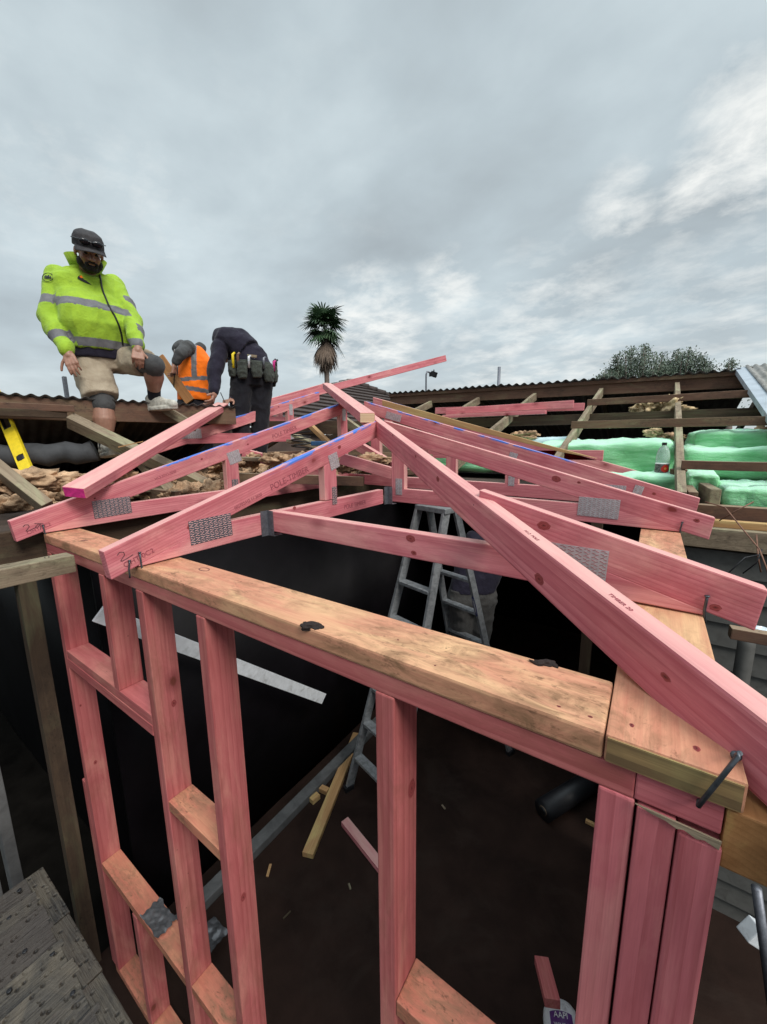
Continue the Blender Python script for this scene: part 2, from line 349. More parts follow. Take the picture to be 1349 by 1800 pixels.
def bentnail(p_in, out, down, parent, l=.10, r=.0032):
    """large nail driven through the edge and bent flat against the face, head at the upper end"""
    p = V(p_in); o = V(out).normalized(); d = V(down); s_ = d.cross(o).normalized()
    bm = bmesh.new(); pts = [o*.0075, o*.0065+d*.18+s_*.001, o*.0055+d*.5+s_*.003, o*.0045+d*.85+s_*.001, o*.001+d]
    tube(bm, pts, r, 8); tube(bm, [o*.0075-d.normalized()*.0028, o*.0075-d.normalized()*.0002], [r*1.7, r*1.8], 12)
    return link('nail', tomesh(bm, 'nail'), 'nail', parent, Matrix.Translation(p))
# ================================================================== STRUCTURE: ground, floor
FZ = -2.76
XJ, XO, WP, XL, YB = -0.003, 0.1545, 0.153, -2.43, 2.42
def sheet(name, x0, x1, y0, y1, z, mat, div=0, amp=0, fq=1):
    bm = bmesh.new(); bmesh.ops.create_grid(bm, x_segments=div or 1, y_segments=div or 1, size=.5)
    for v in bm.verts:
        v.co.x = (x0+x1)/2 + v.co.x*(x1-x0); v.co.y = (y0+y1)/2 + v.co.y*(y1-y0); v.co.z = z + (amp*noise.noise(v.co*fq) if amp else 0)
    return link(name, tomesh(bm, name, bool(div)), mat)
MAT['dirt'] = plain('bare_earth', (.008, .007, .006), .95, 0, 3, .5, .5, 20, spec=.03)
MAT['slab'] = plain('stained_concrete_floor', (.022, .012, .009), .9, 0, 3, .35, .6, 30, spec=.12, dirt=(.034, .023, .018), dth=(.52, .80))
MAT['conc'] = plain('grey_concrete', (.10, .10, .10), .8, 0, 12, .3, .3, 60)
struct(sheet('ground', -400, 400, -400, 400, -3.0, 'dirt'))
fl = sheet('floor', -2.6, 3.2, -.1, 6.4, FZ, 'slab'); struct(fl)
def box(name, x0, x1, y0, y1, z0, z1, mat, parent=None, ax='x', bevel=.003):
    c = V(((x0+x1)/2, (y0+y1)/2, (z0+z1)/2)); dx, dy, dz = x1-x0, y1-y0, z1-z0
    if ax == 'x': return beam(name, (x0, c.y, c.z), (x1, c.y, c.z), dy, dz, mat, parent, bevel=bevel)
    if ax == 'y': return beam(name, (c.x, y0, c.z), (c.x, y1, c.z), dx, dz, mat, parent, bevel=bevel)
    return beam(name, (c.x, c.y, z0), (c.x, c.y, z1), dx, dy, mat, parent, up=(0, 1, 0), bevel=bevel)
# black-lined room walls
def wall(name, x0, x1, y0, y1, z0, z1, mat, label, cat='wall', grp=None):
    bm = bmesh.new(); c = V(((x0+x1)/2, (y0+y1)/2, (z0+z1)/2)); addbox(bm, c, x1-x0, y1-y0, z1-z0)
    thick = min(x1-x0, y1-y0)
    for it in range(4): bmesh.ops.subdivide_edges(bm, edges=[e_ for e_ in bm.edges if e_.calc_length() > .4], cuts=1)
    for v in bm.verts:
        k = noise.noise(V((v.co.x*1.7, v.co.y*1.7, v.co.z*1.1)))*.012
        if (x1-x0) < (y1-y0): v.co.x += k
        else: v.co.y += k
    o = link(name, tomesh(bm, name, True), mat); return tag(o, label, cat, grp)
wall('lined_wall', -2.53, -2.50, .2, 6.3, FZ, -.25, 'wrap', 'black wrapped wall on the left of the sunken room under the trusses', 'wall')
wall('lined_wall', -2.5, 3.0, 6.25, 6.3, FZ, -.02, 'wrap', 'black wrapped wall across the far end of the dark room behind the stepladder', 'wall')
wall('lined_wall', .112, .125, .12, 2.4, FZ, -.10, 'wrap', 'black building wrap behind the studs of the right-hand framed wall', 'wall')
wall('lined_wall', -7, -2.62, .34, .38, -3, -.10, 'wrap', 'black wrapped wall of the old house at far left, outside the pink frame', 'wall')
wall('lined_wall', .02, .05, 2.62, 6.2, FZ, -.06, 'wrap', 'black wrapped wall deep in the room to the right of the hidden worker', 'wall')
nib = box('concrete_nib', -2.36, -2.26, .12, 5.5, FZ, FZ+.075, 'conc', ax='y', bevel=.008); tag(nib, 'low grey concrete kerb running along the foot of the left wall in the dark room', 'kerb')

# ================================================================== FRONT WALL FRAME
fw = thing('wall_frame', 'pink timber wall frame in front, stained double top plate over studs and short cross pieces', 'wall frame', (-1.1, .05, FZ))
tp = box('top_plate', XL, XJ-.0015, 0, WP, -.045, 0, 'plate', fw, bevel=.006); tp['label'] = 'wide orange-stained top board with two dark bark pockets'
box('lower_plate', XL, .039, .003, .101, -.091, -.0452, 'pink_stud', fw)
box('lower_plate', .0395, .137, .003, .101, -.090, -.0452, 'pink_trim', fw)
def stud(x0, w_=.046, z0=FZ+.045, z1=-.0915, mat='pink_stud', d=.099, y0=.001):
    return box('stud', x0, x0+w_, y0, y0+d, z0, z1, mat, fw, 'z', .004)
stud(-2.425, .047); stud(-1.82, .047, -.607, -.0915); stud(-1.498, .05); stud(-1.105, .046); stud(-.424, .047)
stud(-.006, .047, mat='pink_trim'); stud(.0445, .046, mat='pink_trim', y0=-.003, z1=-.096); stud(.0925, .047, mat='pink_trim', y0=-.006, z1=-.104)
stud(-2.474, .047, FZ+.045, -1.42); stud(-2.02, .046, FZ+.045, -1.985)
ZN5 = -.90
def nog(x0, x1, zt, th=.046, y0=.002, d=.098, mat='nog'): return box('nog', x0, x1, y0, y0+d, zt-th, zt, mat, fw, 'x', .003)
nog(-2.377, -1.5, -.652, y0=.0, mat='pink_stud'); nog(-2.377, -1.5, -.6075, .045, y0=.002, mat='pink_stud')
nog(-1.447, -1.106, -.965); nog(-2.377, -1.5, -1.925); nog(-1.447, -1.106, -1.915); nog(-.376, -.007, ZN5, mat='nog')
box('bottom_plate', XL, -.45, .002, .1, FZ, FZ+.0445, 'nog', fw)
# dark bark pockets in the top board
MAT['bark'] = plain('charred_bark', (.018, .010, .008), .8, 0, 60, .5, .8, 120)
for px, yy, sx, sy in ((530, .012, .028, .016), (957, .143, .025, .010)):
    p = at(px, 1110 if px < 700 else 1165, 'z', 0); bm = bmesh.new(); bmesh.ops.create_icosphere(bm, subdivisions=4, radius=1)
    for v in bm.verts:
        k = 1+.45*noise.noise(v.co*2.2+V((px, 0, 0)))
        v.co = V((v.co.x*sx*k, v.co.y*sy*k + .006*math.sin(v.co.x*3), v.co.z*.009*k))
    link('bark_pocket', tomesh(bm, 'bark_pocket', True), 'bark', fw, Matrix.Translation((p.x, yy, -.001)))
# lifted, splintered lip where the lower plate was cut, and the ring mark on the board
slab('splinter', [(.041, -.006, -.0895), (.137, -.0085, -.0900), (.1355, -.0085, -.1035), (.120, -.0082, -.0985), (.112, -.008, -.102), (.098, -.008, -.0965), (.090, -.008, -.0995), (.078, -.007, -.0955), (.060, -.006, -.0945)], (0, .003, 0), (.04, 0, -.095), (.137, 0, -.097), 'oldgrey', fw, .0006)
# ================================================================== RIGHT WALL FRAME
rw = thing('wall_frame', 'pink timber wall frame running away on the right, end grain of its top board facing us', 'wall frame', (.075, 1.2, FZ))
a_ = box('top_plate', XJ, XO, 0, 1.02, -.045, 0, 'plate', rw, 'y', .004); a_['label'] = 'orange-stained board with its dark sawn end towards us'
box('top_plate', XJ+.002, XO-.001, 1.021, YB, -.0455, -.0005, 'plate', rw, 'y', .004)
eg = box('end_grain', XJ+.003, XO-.004, -.0022, .0006, -.0425, -.0035, 'endgrain', rw, 'x', 0)
box('lower_plate', .006, .104, .103, YB, -.091, -.046, 'pink_stud', rw, 'y')
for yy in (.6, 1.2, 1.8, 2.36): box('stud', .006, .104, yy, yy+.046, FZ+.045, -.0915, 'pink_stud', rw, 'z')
box('bottom_plate', .006, .104, .103, YB, FZ, FZ+.0445, 'nog', rw, 'y')
o = box('lintel', .139, .196, .003, .40, -.137, -.048, 'rawor', rw, 'y', .003); o['label'] = 'raw orange sawn block outside the corner'
tag(beam('prop', (-.255, 2.33, -1.75), (-.255, 2.33, -.01), .07, .045, 'olddark', up=(0, 1, 0)), 'dark old post standing inside the room, seen under the hip rafter', 'post')

# ================================================================== TRUSSES
TB, HV = .302, .101
def ytruss(x, s0, s1, a, b, label, chord=None, cz=.004, marks=None, post=(), top='pink_blue', tail=True, grp='trusses rising from the front wall'):
    """truss lying along +Y, visible face at X=x"""
    P = lambda s, z: V((x, s, z)); zt = lambda s: a+b*s; ext = V((-.045, 0, 0))
    t = thing('roof_truss', label, 'roof truss', (x-.0225, s0, zt(s0)-.1), grp)
    slab('top_chord', [P(s0, zt(s0)), P(s1, zt(s1)), P(s1, zt(s1)-HV), P(s0+.012, zt(s0)-HV)], ext, P(s0, zt(s0)), P(s1, zt(s1)), top, t)
    if chord:
        c0, c1, ch = chord; lo = lambda s: cz + .013*max(0, s-c0)
        si = (lo(c0)+ch - a + HV)/b                       # where chord top meets the rafter's underside
        sb = (lo(c0)-a+HV)/b
        slab('bottom_chord', [P(max(sb, c0), lo(c0)), P(c1, lo(c1)), P(c1, lo(c1)+ch), P(si, lo(si)+ch), P(max(sb, c0), max(lo(c0)+.002, zt(max(sb, c0))-HV))], ext, P(c0, lo(c0)), P(c1, lo(c1)), 'pink', t)
    for s, zb, w_ in post:
        o = slab('web', [P(s, zb), P(s+w_, zb), P(s+w_, zt(s+w_)-HV-.001), P(s, zt(s)-HV-.001)], ext, P(s, zb), P(s, zt(s)), 'pink', t)
    return t, P, zt
def xtruss(y, s0, s1, a, b, label, chord=None, cz=.004, post=(), top='pink', grp='trusses rising from the right wall', ch_end=None):
    P = lambda s, z: V((XO-s, y, z)); zt = lambda s: a+b*s; ext = V((0, .045, 0))
    t = thing('roof_truss', label, 'roof truss', (XO-s0, y+.0225, zt(s0)-.1), grp)
    slab('top_chord', [P(s0, zt(s0)), P(s1, zt(s1)), P(s1, zt(s1)-HV), P(s0+.012, zt(s0)-HV)], ext, P(s0, zt(s0)), P(s1, zt(s1)), top, t)
    if chord:
        c0, c1, ch = chord; lo = lambda s: cz + .013*max(0, s-c0)
        si = (lo(c0)+ch - a + HV)/b; sb = max((lo(c0)-a+HV)/b, c0)
        slab('bottom_chord', [P(sb, lo(c0)), P(c1, lo(c1)), P(c1, lo(c1)+ch), P(si, lo(si)+ch), P(sb, max(lo(c0)+.002, zt(sb)-HV))], ext, P(c0, lo(c0)), P(c1, lo(c1)), 'pink', t)
    for s, zb, w_ in post:
        slab('web', [P(s, zb), P(s+w_, zb), P(s+w_, zt(s+w_)-HV-.001), P(s, zt(s)-HV-.001)], ext, P(s, zb), P(s, zt(s)), 'pink', t)
    return t, P, zt
XA, XB, XC, XD = -1.443, -2.42, -3.39, -4.36
GY, GX = 'trusses rising from the front wall', 'trusses rising from the right wall'
tA, PA, zA = ytruss(XA, -.10, 1.46, .113, .305, 'nearest front wall truss, pencilled 2 near its heel, big dark steel plate', (.0, 1.525, .095), post=((.965, .115, .10),))
tB, PB, zB = ytruss(XB, -.115, 2.36, .117, .294, 'truss on the left end of the front plate, pencilled 2 with a blot', (-.0, 2.40, .093), post=((1.03, .113, .10), (2.26, .13, .10)))
tC, PC, zC = ytruss(XC, 1.03, 3.02, .148, .294, 'short truss with its heel beside the hi-vis man, blue marks along its rising edge', (1.03, 2.58, .09), cz=.43, post=((2.50, .52, .09),))
tD, PD_, zD = ytruss(XD, 2.10, 4.25, .12, .294, 'far short truss behind the bending man in black', (2.10, 3.9, .09), cz=.69, post=((3.2, .79, .09),), top='pink')
SX = .277
R1Y, R2Y, R3Y = .570, 1.631, 2.355
tR1, P1, z1 = xtruss(R1Y, -.105, .578, .118, .275, 'nearest right wall truss, big steel plate and bent nail, beside the hip rafter', (.0, XO-XA-.0, .095))
tR2, P2, z2 = xtruss(R2Y, -.115, 1.66, .112, .277, 'middle right wall truss with a big round knot above its nail plate', (.0, 1.60, .093), post=((1.50, .115, .10),))
tR3, P3, z3 = xtruss(R3Y, -.115, 2.37, .112, .290, 'rear right wall truss, its nail plate half hidden by the knotty one', (.0, XO-XB, .093), post=((.95, .11, .10), (1.45, .11, .09), (2.20, .12, .10)), top='pink_blue')
tR4, P4, z4 = xtruss(3.30, .15, 2.95, .10, .290, 'farthest right-hand truss, small, just left of the boards stacked on old rafters', None, top='pink_blue', post=((2.2, .2, .09), (2.7, .2, .09)))
slab('bottom_chord', [P4(.5, .25), P4(3.2, .25), P4(3.2, .34), P4(.5, .34)], (0, .045, 0), P4(.5, .25), P4(3.2, .25), 'pink', tR4)
# hip rafter over the corner
ha, hb = V((-1.46, 1.47, 0)), V((-.003, .183, 0)); hd = (hb-ha).normalized(); hn = V((-hd.y, hd.x, 0)) * 1.0
HS = .228
def HP(s, dz=0): return V((hb.x+hd.x*s, hb.y+hd.y*s, .1235-HS*s+dz))
hip = slab('hip_rafter', [HP(-4.05), HP(.62), HP(.597, -.108), HP(-4.05, -.108)], hn*.047, HP(-4.0), HP(.62), 'pink', None, .006)
tag(hip, 'long pink hip rafter running diagonally from the near right corner up to the apex', 'rafter')
# second piece laid against it further up
q0, q1 = far(561, 679, 4.2), far(612, 721, 3.05)
e0_ = HP(-4.15, .02) - hn*.100; e1_ = HP(-1.93, .035) - hn*.100
hx = slab('ridge_packer', [e0_+V((0, 0, .012)), e1_+V((0, 0, .012)), e1_-V((0, 0, .052)), e0_-V((0, 0, .052))], hn*.096, e0_, e1_, 'pink', None, .005)
tag(hx, 'short pink board with a pale sawn end lying beside the top of the hip rafter', 'board')
o = slab('end_grain', [e1_+hd*.001+V((0, 0, .008)), e1_+hd*.001+V((0, 0, .008))+hn*.092, e1_+hd*.001-V((0, 0, .048))+hn*.092, e1_+hd*.001-V((0, 0, .048))], hd*.0012, e1_, e1_+hn, 'rawpale', hx, 0)
MAT['pinkend'] = plain('magenta_painted_end', (.55, .03, .22), .6, 0, 40, .35)
# loose rafter held by the man in black
l0, l1 = far(131, 866, 1.93), far(392, 713, 3.75)
lr = beam('loose_rafter', l0, l1, .105, .055, 'pink', None, up=(0.15, 0, 1)); tag(lr, 'loose pink rafter with a magenta painted end, held by the man in black', 'rafter')
ld = (l1-l0).normalized(); beam('painted_end', l0-ld*.0018, l0+ld*.0006, .097, .048, 'pinkend', lr, up=(0.15, 0, 1), bevel=0)
lb = beam('long_board', far(470, 712, 5.2), far(783, 630, 6.3), .055, .095, 'pink', None); tag(lb, 'long pink board sticking up into the sky to the right of the palm', 'board')
# boards stacked on the old rafters at the right
def rp(x, y, off=0):
    d = ray(x, y); n_ = V((0, -.306, 1)); t = (-.656+off - n_.dot(CAM))/n_.dot(d); return CAM+d*t
b0, b1 = rp(1030, 713, .08), rp(765, 722, .08)
G = 'pink boards lying on the old rafters'
s1_ = beam('board', (b1.x, 4.78, b1.z), (-.725, 4.78, b0.z+.004), .045, .09, 'pink'); tag(s1_, 'rear one of the pink boards stacked on the old rafters, ends flush at right', 'board', G)
s2_ = beam('board', (-2.5, 4.69, .850), (-.83, 4.69, .855), .045, .09, 'pink'); tag(s2_, 'front pink board of the stack on the old rafters, raw yellow end at right', 'board', G)
s3_ = beam('board', (-2.5, 4.60, .775), (-1.12, 4.60, .772), .09, .045, 'pink'); tag(s3_, 'lowest pink board of the stack on the old rafters, shorter than the others', 'board', G)
# yellow tapered offcut lying on the third truss
ta, tb = at(672, 703, 'y', 2.75), at(1050, 806, 'y', 2.75)
tp_ = slab('tapered_offcut', [ta, tb, tb-V((.25, 0, -.045)), ta-V((0, 0, .085))], (0, .03, 0), ta, tb, 'raw', None, .002); tag(tp_, 'long unpainted offcut tapering to a point behind the third truss', 'offcut')
# loose bracing between the left trusses
for pa, pb, lab in (((428, 797, 3.35), (575, 834, 3.2), 'pink brace sloping down behind the second truss, one knot in it'),
                    ((600, 806, 3.0), (690, 832, 2.9), 'short pink brace sloping down beside the apex post'),
                    ((625, 780, 3.6), (700, 826, 3.2), 'narrow pink brace behind the apex, lower end by the post')):
    tag(beam('brace', far(*pa), far(*pb), .045, .085, 'pink'), lab, 'brace', 'loose pink braces')

# ---- plates, nails, stamps on the trusses
def face(t, P, ax, s, z, lx, lz, tilt=0, mat='galv', away=.0006):
    if ax == 'y': X, n_ = V((0, math.cos(tilt), math.sin(tilt))), V((1, 0, 0))
    else: X, n_ = V((math.cos(tilt), 0, math.sin(tilt))), V((0, -1, 0))
    U = n_.cross(X)
    nailplate(P(s, z)+n_*away, X, U, lx, lz, t, mat)
r_ = math.atan(.02)
face(tA, PA, 'y', .285, .088, .185, .095, .03, 'galvdark'); face(tB, PB, 'y', .31, .090, .185, .095, .03, 'galvdark')
face(tC, PC, 'y', 1.36, .52, .19, .085, .03); face(tD, PD_, 'y', 2.42, .79, .18, .08, .03)
face(tA, PA, 'y', 1.045, zA(1.045)-.105, .075, .085, .28); face(tA, PA, 'y', 1.04, .135, .038, .10, 0, 'galvdark')
face(tB, PB, 'y', 1.10, zB(1.10)-.105, .10, .085, .28); face(tB, PB, 'y', 1.09, .145, .05, .07, 0, 'galvdark')
face(tB, PB, 'y', 2.31, zB(2.31)-.11, .045, .11, 0); face(tC, PC, 'y', 2.55, zC(2.55)-.10, .05, .12, 0); face(tC, PC, 'y', 2.55, .50, .05, .10, 0)
for t_, P_, s_, lx in ((tR1, P1, .305, .185), (tR2, P2, .345, .185), (tR3, P3, .36, .19)): face(t_, P_, 'x', s_, .088, lx, .098, -.03)
face(tR3, P3, 'x', .20, .10, .05, .08, -.25); face(tR2, P2, 'x', 1.54, .13, .05, .11); face(tR3, P3, 'x', 1.0, .145, .045, .10); face(tR3, P3, 'x', 1.0, z3(1.0)-.10, .06, .08, -.28)
face(tR3, P3, 'x', 2.05, z3(2.05)-.06, .16, .06, -.28); face(tR4, P4, 'x', 2.3, z4(2.3)-.055, .14, .05, -.28)
# joist hangers: folded galvanised straps at the chord junctions
def hanger(px, P3d, parent):
    bm = bmesh.new()
    addbox(bm, (0.0016, -.020, 0), .0018, .040, .118); addbox(bm, (.020, -.0012, 0), .040, .0018, .118)
    addbox(bm, (.022, .022, -.058), .045, .048, .0018)
    for k in range(5): addbox(bm, (.0030, -.020+(.010 if k % 2 else -.008), -.045+k*.022), .002, .006, .006); addbox(bm, (.022+(.008 if k % 2 else -.008), -.0026, -.045+k*.022), .006, .002, .006)
    link('joist_hanger', tomesh(bm, 'joist_hanger'), 'galvdark', parent, Matrix.Translation(P3d))
hanger(0, V((XA+.0006, R1Y-.001, .062)), tR1); hanger(0, V((XA+.0006, 1.575, .075)), tR2)
bentnail(PA(.005, .055), (1, 0, 0), (.01, .005, -.115), tA); bentnail(PA(-.03, .035), (1, 0, 0), (.004, -.005, -.06), tA, r=.003)
bentnail(PB(.0, .045), (1, 0, 0), (.008, .01, -.075), tB); bentnail(P1(.0, .055), (0, -1, 0), (.004, .005, -.07), tR1)
bentnail(P2(.0, .05), (0, -1, 0), (-.002, .005, -.07), tR2)
# the big bent nail through the hip rafter into the corner
def on_hip(px, py):
    d_ = ray(px, py); nn_ = V((-hd.y, hd.x, 0)); return CAM + d_*((hb-CAM).dot(nn_)/d_.dot(nn_))
n0 = on_hip(1300, 1327) - hn*.006; n1 = at(1228, 1417, 'y', -.012); dn = (n1-n0)
hp0 = n0; n0 = at(1300, 1327, 'y', -.010); dn = n1-n0
bm = bmesh.new(); tube(bm, [hp0-n0, V((.001, .004, 0)), V((0, 0, 0))+dn*.03, dn*.33+V((0, -.001, .001)), dn*.66, dn], .0030, 12); tube(bm, [hp0-n0, hp0-n0+(n0-hp0)*.06], [.0062, .0062], 14); tube(bm, [dn, dn+V((.002, .012, -.001))], .0030, 10)
link('nail', tomesh(bm, 'nail'), 'nail', hip, Matrix.Translation(n0))
# stamps and pencil marks
YX, YU = V((0, 1, 0)), V((0, 0, 1))
def stampY(t, P, s, z, txt, size, tilt=0, mat='ink', shear=0): return textobj('stamp', txt, P(s, z), V((0, math.cos(tilt), math.sin(tilt))), V((0, -math.sin(tilt), math.cos(tilt))), size, mat, t, shear=shear)
def stampX(t, P, s, z, txt, size, tilt=0, mat='ink'): return textobj('stamp', txt, P(s, z), V((math.cos(tilt), 0, math.sin(tilt))), V((-math.sin(tilt), 0, math.cos(tilt))), size, mat, t)
tl = math.atan(.305)
stampY(tA, PA, .60, zA(.60)-.088, 'POLE-TIMBER', .044, tl); stampY(tA, PA, .40, zA(.40)-.086, '002702/H2 11-2020', .019, tl)
stampY(tA, PA, -.045, .013, 'OHT 0C2', .026, tl); stampY(tA, PA, 1.12, .045, 'POLE TIMBER', .036, .02)
stampY(tB, PB, 1.45, zB(1.45)-.082, 'POLE TIMBER', .046, tl); stampY(tB, PB, .55, zB(.55)-.06, 'H1.2 07/11-2020', .020, tl); stampY(tB, PB, -.06, .01, 'OHT 0C2', .024, tl)
stampY(tC, PC, 2.1, zC(2.1)-.06, 'H1.2 POLE-TIMBER', .028, tl)
two = [(0, .028), (.008, .036), (.02, .034), (.022, .024), (.008, .006), (.012, .004), (.030, .010), (.048, .018)]
stroke('pencil_mark', [two], PA(-.062, .034), YX, YU, .0022, 'pencil', tA)
stroke('pencil_mark', [two, [(.045, .02), (.058, .032)], [(.05, .012), (.064, .03), (.062, .005)], [(.044, .036), (.075, .03)]], PB(-.072, .022), YX, YU, .0028, 'pencil', tB)
stroke('pencil_mark', [[(0, 0), (.006, .018)], [(.012, 0), (.018, .018)], [(.024, .002), (.03, .016)]], V((-2.10, .045, 0)), V((1, 0, 0)), V((0, 1, 0)), .002, 'pencil', fw)
stroke('pencil_mark', [[(.024*math.cos(k*.5), .013*math.sin(k*.5)) for k in range(14)]], V((-1.23, .115, 0)), V((1, 0, 0)), V((0, 1, 0)), .002, 'pencil', fw)
# faint stamp along the top of the hip rafter
for s_, tx in ((-.33, 'H1.2  POLE'), (-.05, 'TIMBER 20'), (.22, 'SEN   SG8')):
    p = HP(s_, .0)+hn*.014; X = V((hd.x, hd.y, -HS)).normalized()
    textobj('stamp', tx, p, X, hn, .012, 'ink', hip, lift=.0006)
# ================================================================== OLD HOUSE, LEFT
MAT['corr'] = plain('old_corrugated_iron', (.11, .105, .10), .55, .35, 8, .35, .2, 60, dirt=(.07, .04, .03), dth=(.5, .75))
MAT['corrlt'] = plain('weathered_corrugated_iron', (.27, .26, .24), .6, .3, 10, .35, .25, 60, dirt=(.12, .10, .08), dth=(.45, .75))
MAT['flash'] = plain('lead_grey_flashing', (.42, .47, .52), .5, .25, 5, .15, .1, 30)
def corrugated(name, p0, along, down, la, ld_, mat, parent=None, pitch=.076, amp=.009, th=.0012, jag=0, nseg=8):
    """corrugated sheet: waves run across `along`, ribs run down `down`"""
    A = V(along).normalized(); D = V(down).normalized(); Nn = A.cross(D).normalized()
    if Nn.z < 0: Nn = -Nn
    bm = bmesh.new(); n = int(la/pitch*nseg); nd = max(2, int(ld_/.5))
    grid = []
    for i in range(n+1):
        a = i*la/n; k = amp*math.sin(a/pitch*2*math.pi); row = []
        j0 = jag*noise.noise(V((math.floor(a/.76)*3.3, 0, 1)))
        for j in range(nd+1):
            row.append(bm.verts.new(A*a + D*(j0+(ld_-j0)*j/nd) + Nn*(k+.004*noise.noise(V((a*2, j*.8, 5))))))
        grid.append(row)
    fs = [bm.faces.new((grid[i][j], grid[i+1][j], grid[i+1][j+1], grid[i][j+1])) for i in range(n) for j in range(nd)]
    r = bmesh.ops.extrude_face_region(bm, geom=fs)
    for v in [g for g in r['geom'] if isinstance(g, bmesh.types.BMVert)]: v.co -= Nn*th
    return link(name, tomesh(bm, name, True), mat, parent, Matrix.Translation(V(p0)))
ol = thing('old_roof', 'old corrugated iron roof at the left with its dark ridge timbers, where the hi-vis man stands', 'roof', far(150, 715, 3.0))
ra, rb = far(-160, 688, 2.35), far(430, 719, 3.80); rz = .762; ra.z = rb.z = rz
rdir = (rb-ra).normalized(); rout = V((-rdir.y, rdir.x, 0))
if rout.dot(CAM-ra) > 0: rout = -rout
rb = rb - rdir*.10; La = (rb-ra).length
rd = (rout*1.0 - V((0, 0, .30))).normalized()
corrugated('corrugated_sheet', ra - rout*.05 + V((0, 0, .012)), rdir, rd, La, 5.0, 'corr', ol)
beam('ridge_board', ra-rout*.0+V((0, 0, -.078)), rb+V((0, 0, -.078)), .045, .15, 'oldred', ol, wob=.004)
for k in range(8): 
    p = ra + rdir*(.25+.85*k) + rout*.03
    beam('rafter', p+V((0, 0, -.09)), p+rd*3.6+V((0, 0, -.09)), .045, .09, 'olddark', ol)
pb = ra+rdir*1.2-rout*.10
beam('batten', far(-60, 711, 2.45), far(131, 719, 2.78), .07, .045, 'oldred', ol)
beam('batten', far(-60, 722, 2.42), far(118, 729, 2.76), .045, .05, 'olddark', ol)
beam('rafter_stub', far(285, 716, 3.30), far(345, 752, 3.32), .045, .07, 'oldgrey', ol)
# old ceiling deck, joists and torn wool
MAT['ceil'] = plain('dusty_old_ceiling', (.07, .05, .04), .95, 0, 8, .4, .3, 30)
o = sheet('ceiling_deck', -7, -2.56, -1.6, 6.2, .02, 'ceil'); tag(o, 'dusty old ceiling lining under the torn wool at the left', 'ceiling')
o = sheet('ceiling_deck', -2.5, 2.6, 3.2, 6.2, -.01, 'ceil'); tag(o, 'old ceiling lining under the green insulation at the right', 'ceiling')
G = 'old ceiling joists at the left'
for k, (yy, z, m_) in enumerate(((-.55, .13, 'oldgrey'), (.75, .12, 'oldred'), (1.5, .12, 'olddark'), (2.3, .12, 'oldgrey'), (3.1, .12, 'oldred'))):
    tag(beam('joist', (-6, yy, z-.045), (-2.56, yy, z-.045), .045, .09, m_, wob=.004), ('joist nearest us at the far left edge of the old ceiling', 'joist beside the round duct, under the wool', 'dark joist under the second truss', 'grey joist behind the web of the second truss', 'farthest joist, behind the short pink truss')[k], 'joist', G)
tag(beam('edge_beam', (-2.545, -.55, -.075), (-2.545, 5.6, -.075), .08, .19, 'olddark', wob=.004), 'old brown edge beam under the heel of the second truss, running back along the left wall', 'beam')
tag(beam('edge_beam', (-2.51, .3, .055), (-2.51, 5.0, .055), .045, .07, 'oldred', wob=.004), 'thin old reddish plate on top of the brown edge beam at left', 'beam')
# two leaning old rafters
r1_ = beam('old_rafter', far(124, 739, 2.78), far(400, 872, 2.98), .07, .10, 'oldgrey', None, up=(.3, -.5, 1), wob=.003); tag(r1_, 'old grey rafter sloping from the ridge beside the hi-vis man down behind the pink trusses', 'rafter')
r2_ = beam('old_rafter', far(-70, 770, 2.05), far(86, 893, 2.04), .055, .09, 'oldgrey', None, up=(.3, -.4, 1), wob=.003); tag(r2_, 'old grey rafter end at the left edge with a fresh yellow patch', 'rafter')
bm = bmesh.new(); addbox(bm, (0, 0, 0), .045, .056, .004); pp = far(55, 853, 2.02)
tag(beam('old_rafter', far(240, 800, 3.05), far(335, 905, 2.72), .09, .06, 'oldgrey', None, wob=.004), 'grey old board lying flat beneath the leaning rafter, behind the second truss', 'board')
tag(beam('old_board', far(200, 866, 2.62), far(330, 856, 3.0), .10, .02, 'oldgrey', None), 'thin grey board lying on the wool beside the loose pink rafter', 'board')
tag(beam('old_board', far(385, 805, 3.2), far(590, 812, 3.2), .12, .03, 'oldgrey', None), 'wide grey board lying flat behind the web of the second truss', 'board')
tag(beam('old_board', far(390, 838, 3.1), far(640, 846, 3.0), .06, .07, 'oldred', None), 'old red-brown timber crossing low behind the second truss', 'board')
tag(beam('old_board', far(505, 775, 3.5), far(575, 790, 3.7), .07, .03, 'oldgrey', None), 'short grey board near the blue tool, under the far truss', 'board')
tag(beam('old_board', far(540, 742, 4.0), far(590, 790, 3.6), .045, .045, 'raw', None), 'pale strut leaning beside the post of the second truss', 'strut')
tag(beam('splinter_stick', far(208, 786, 2.7), far(252, 776, 2.8), .006, .006, 'raw', None, bevel=0), 'thin pale splinter poking out over the old rafter', 'splinter')
MAT['foil'] = plain('grey_duct_film', (.060, .062, .066), .7, .0, 9, .3, .8, 20, spec=.2)
bm = bmesh.new(); P0, P1_ = far(-90, 804, 2.55), far(168, 795, 2.9); dd = P1_-P0
tube(bm, [dd*(k/14) + V((0, 0, .012*math.sin(k*1.9))) for k in range(15)], [.074+.005*math.sin(k*2.3) for k in range(15)], 20)
o = link('duct', tomesh(bm, 'duct', True), 'foil', None, Matrix.Translation(P0)); tag(o, 'fat dark grey round duct lying at the left behind the spirit level', 'duct')
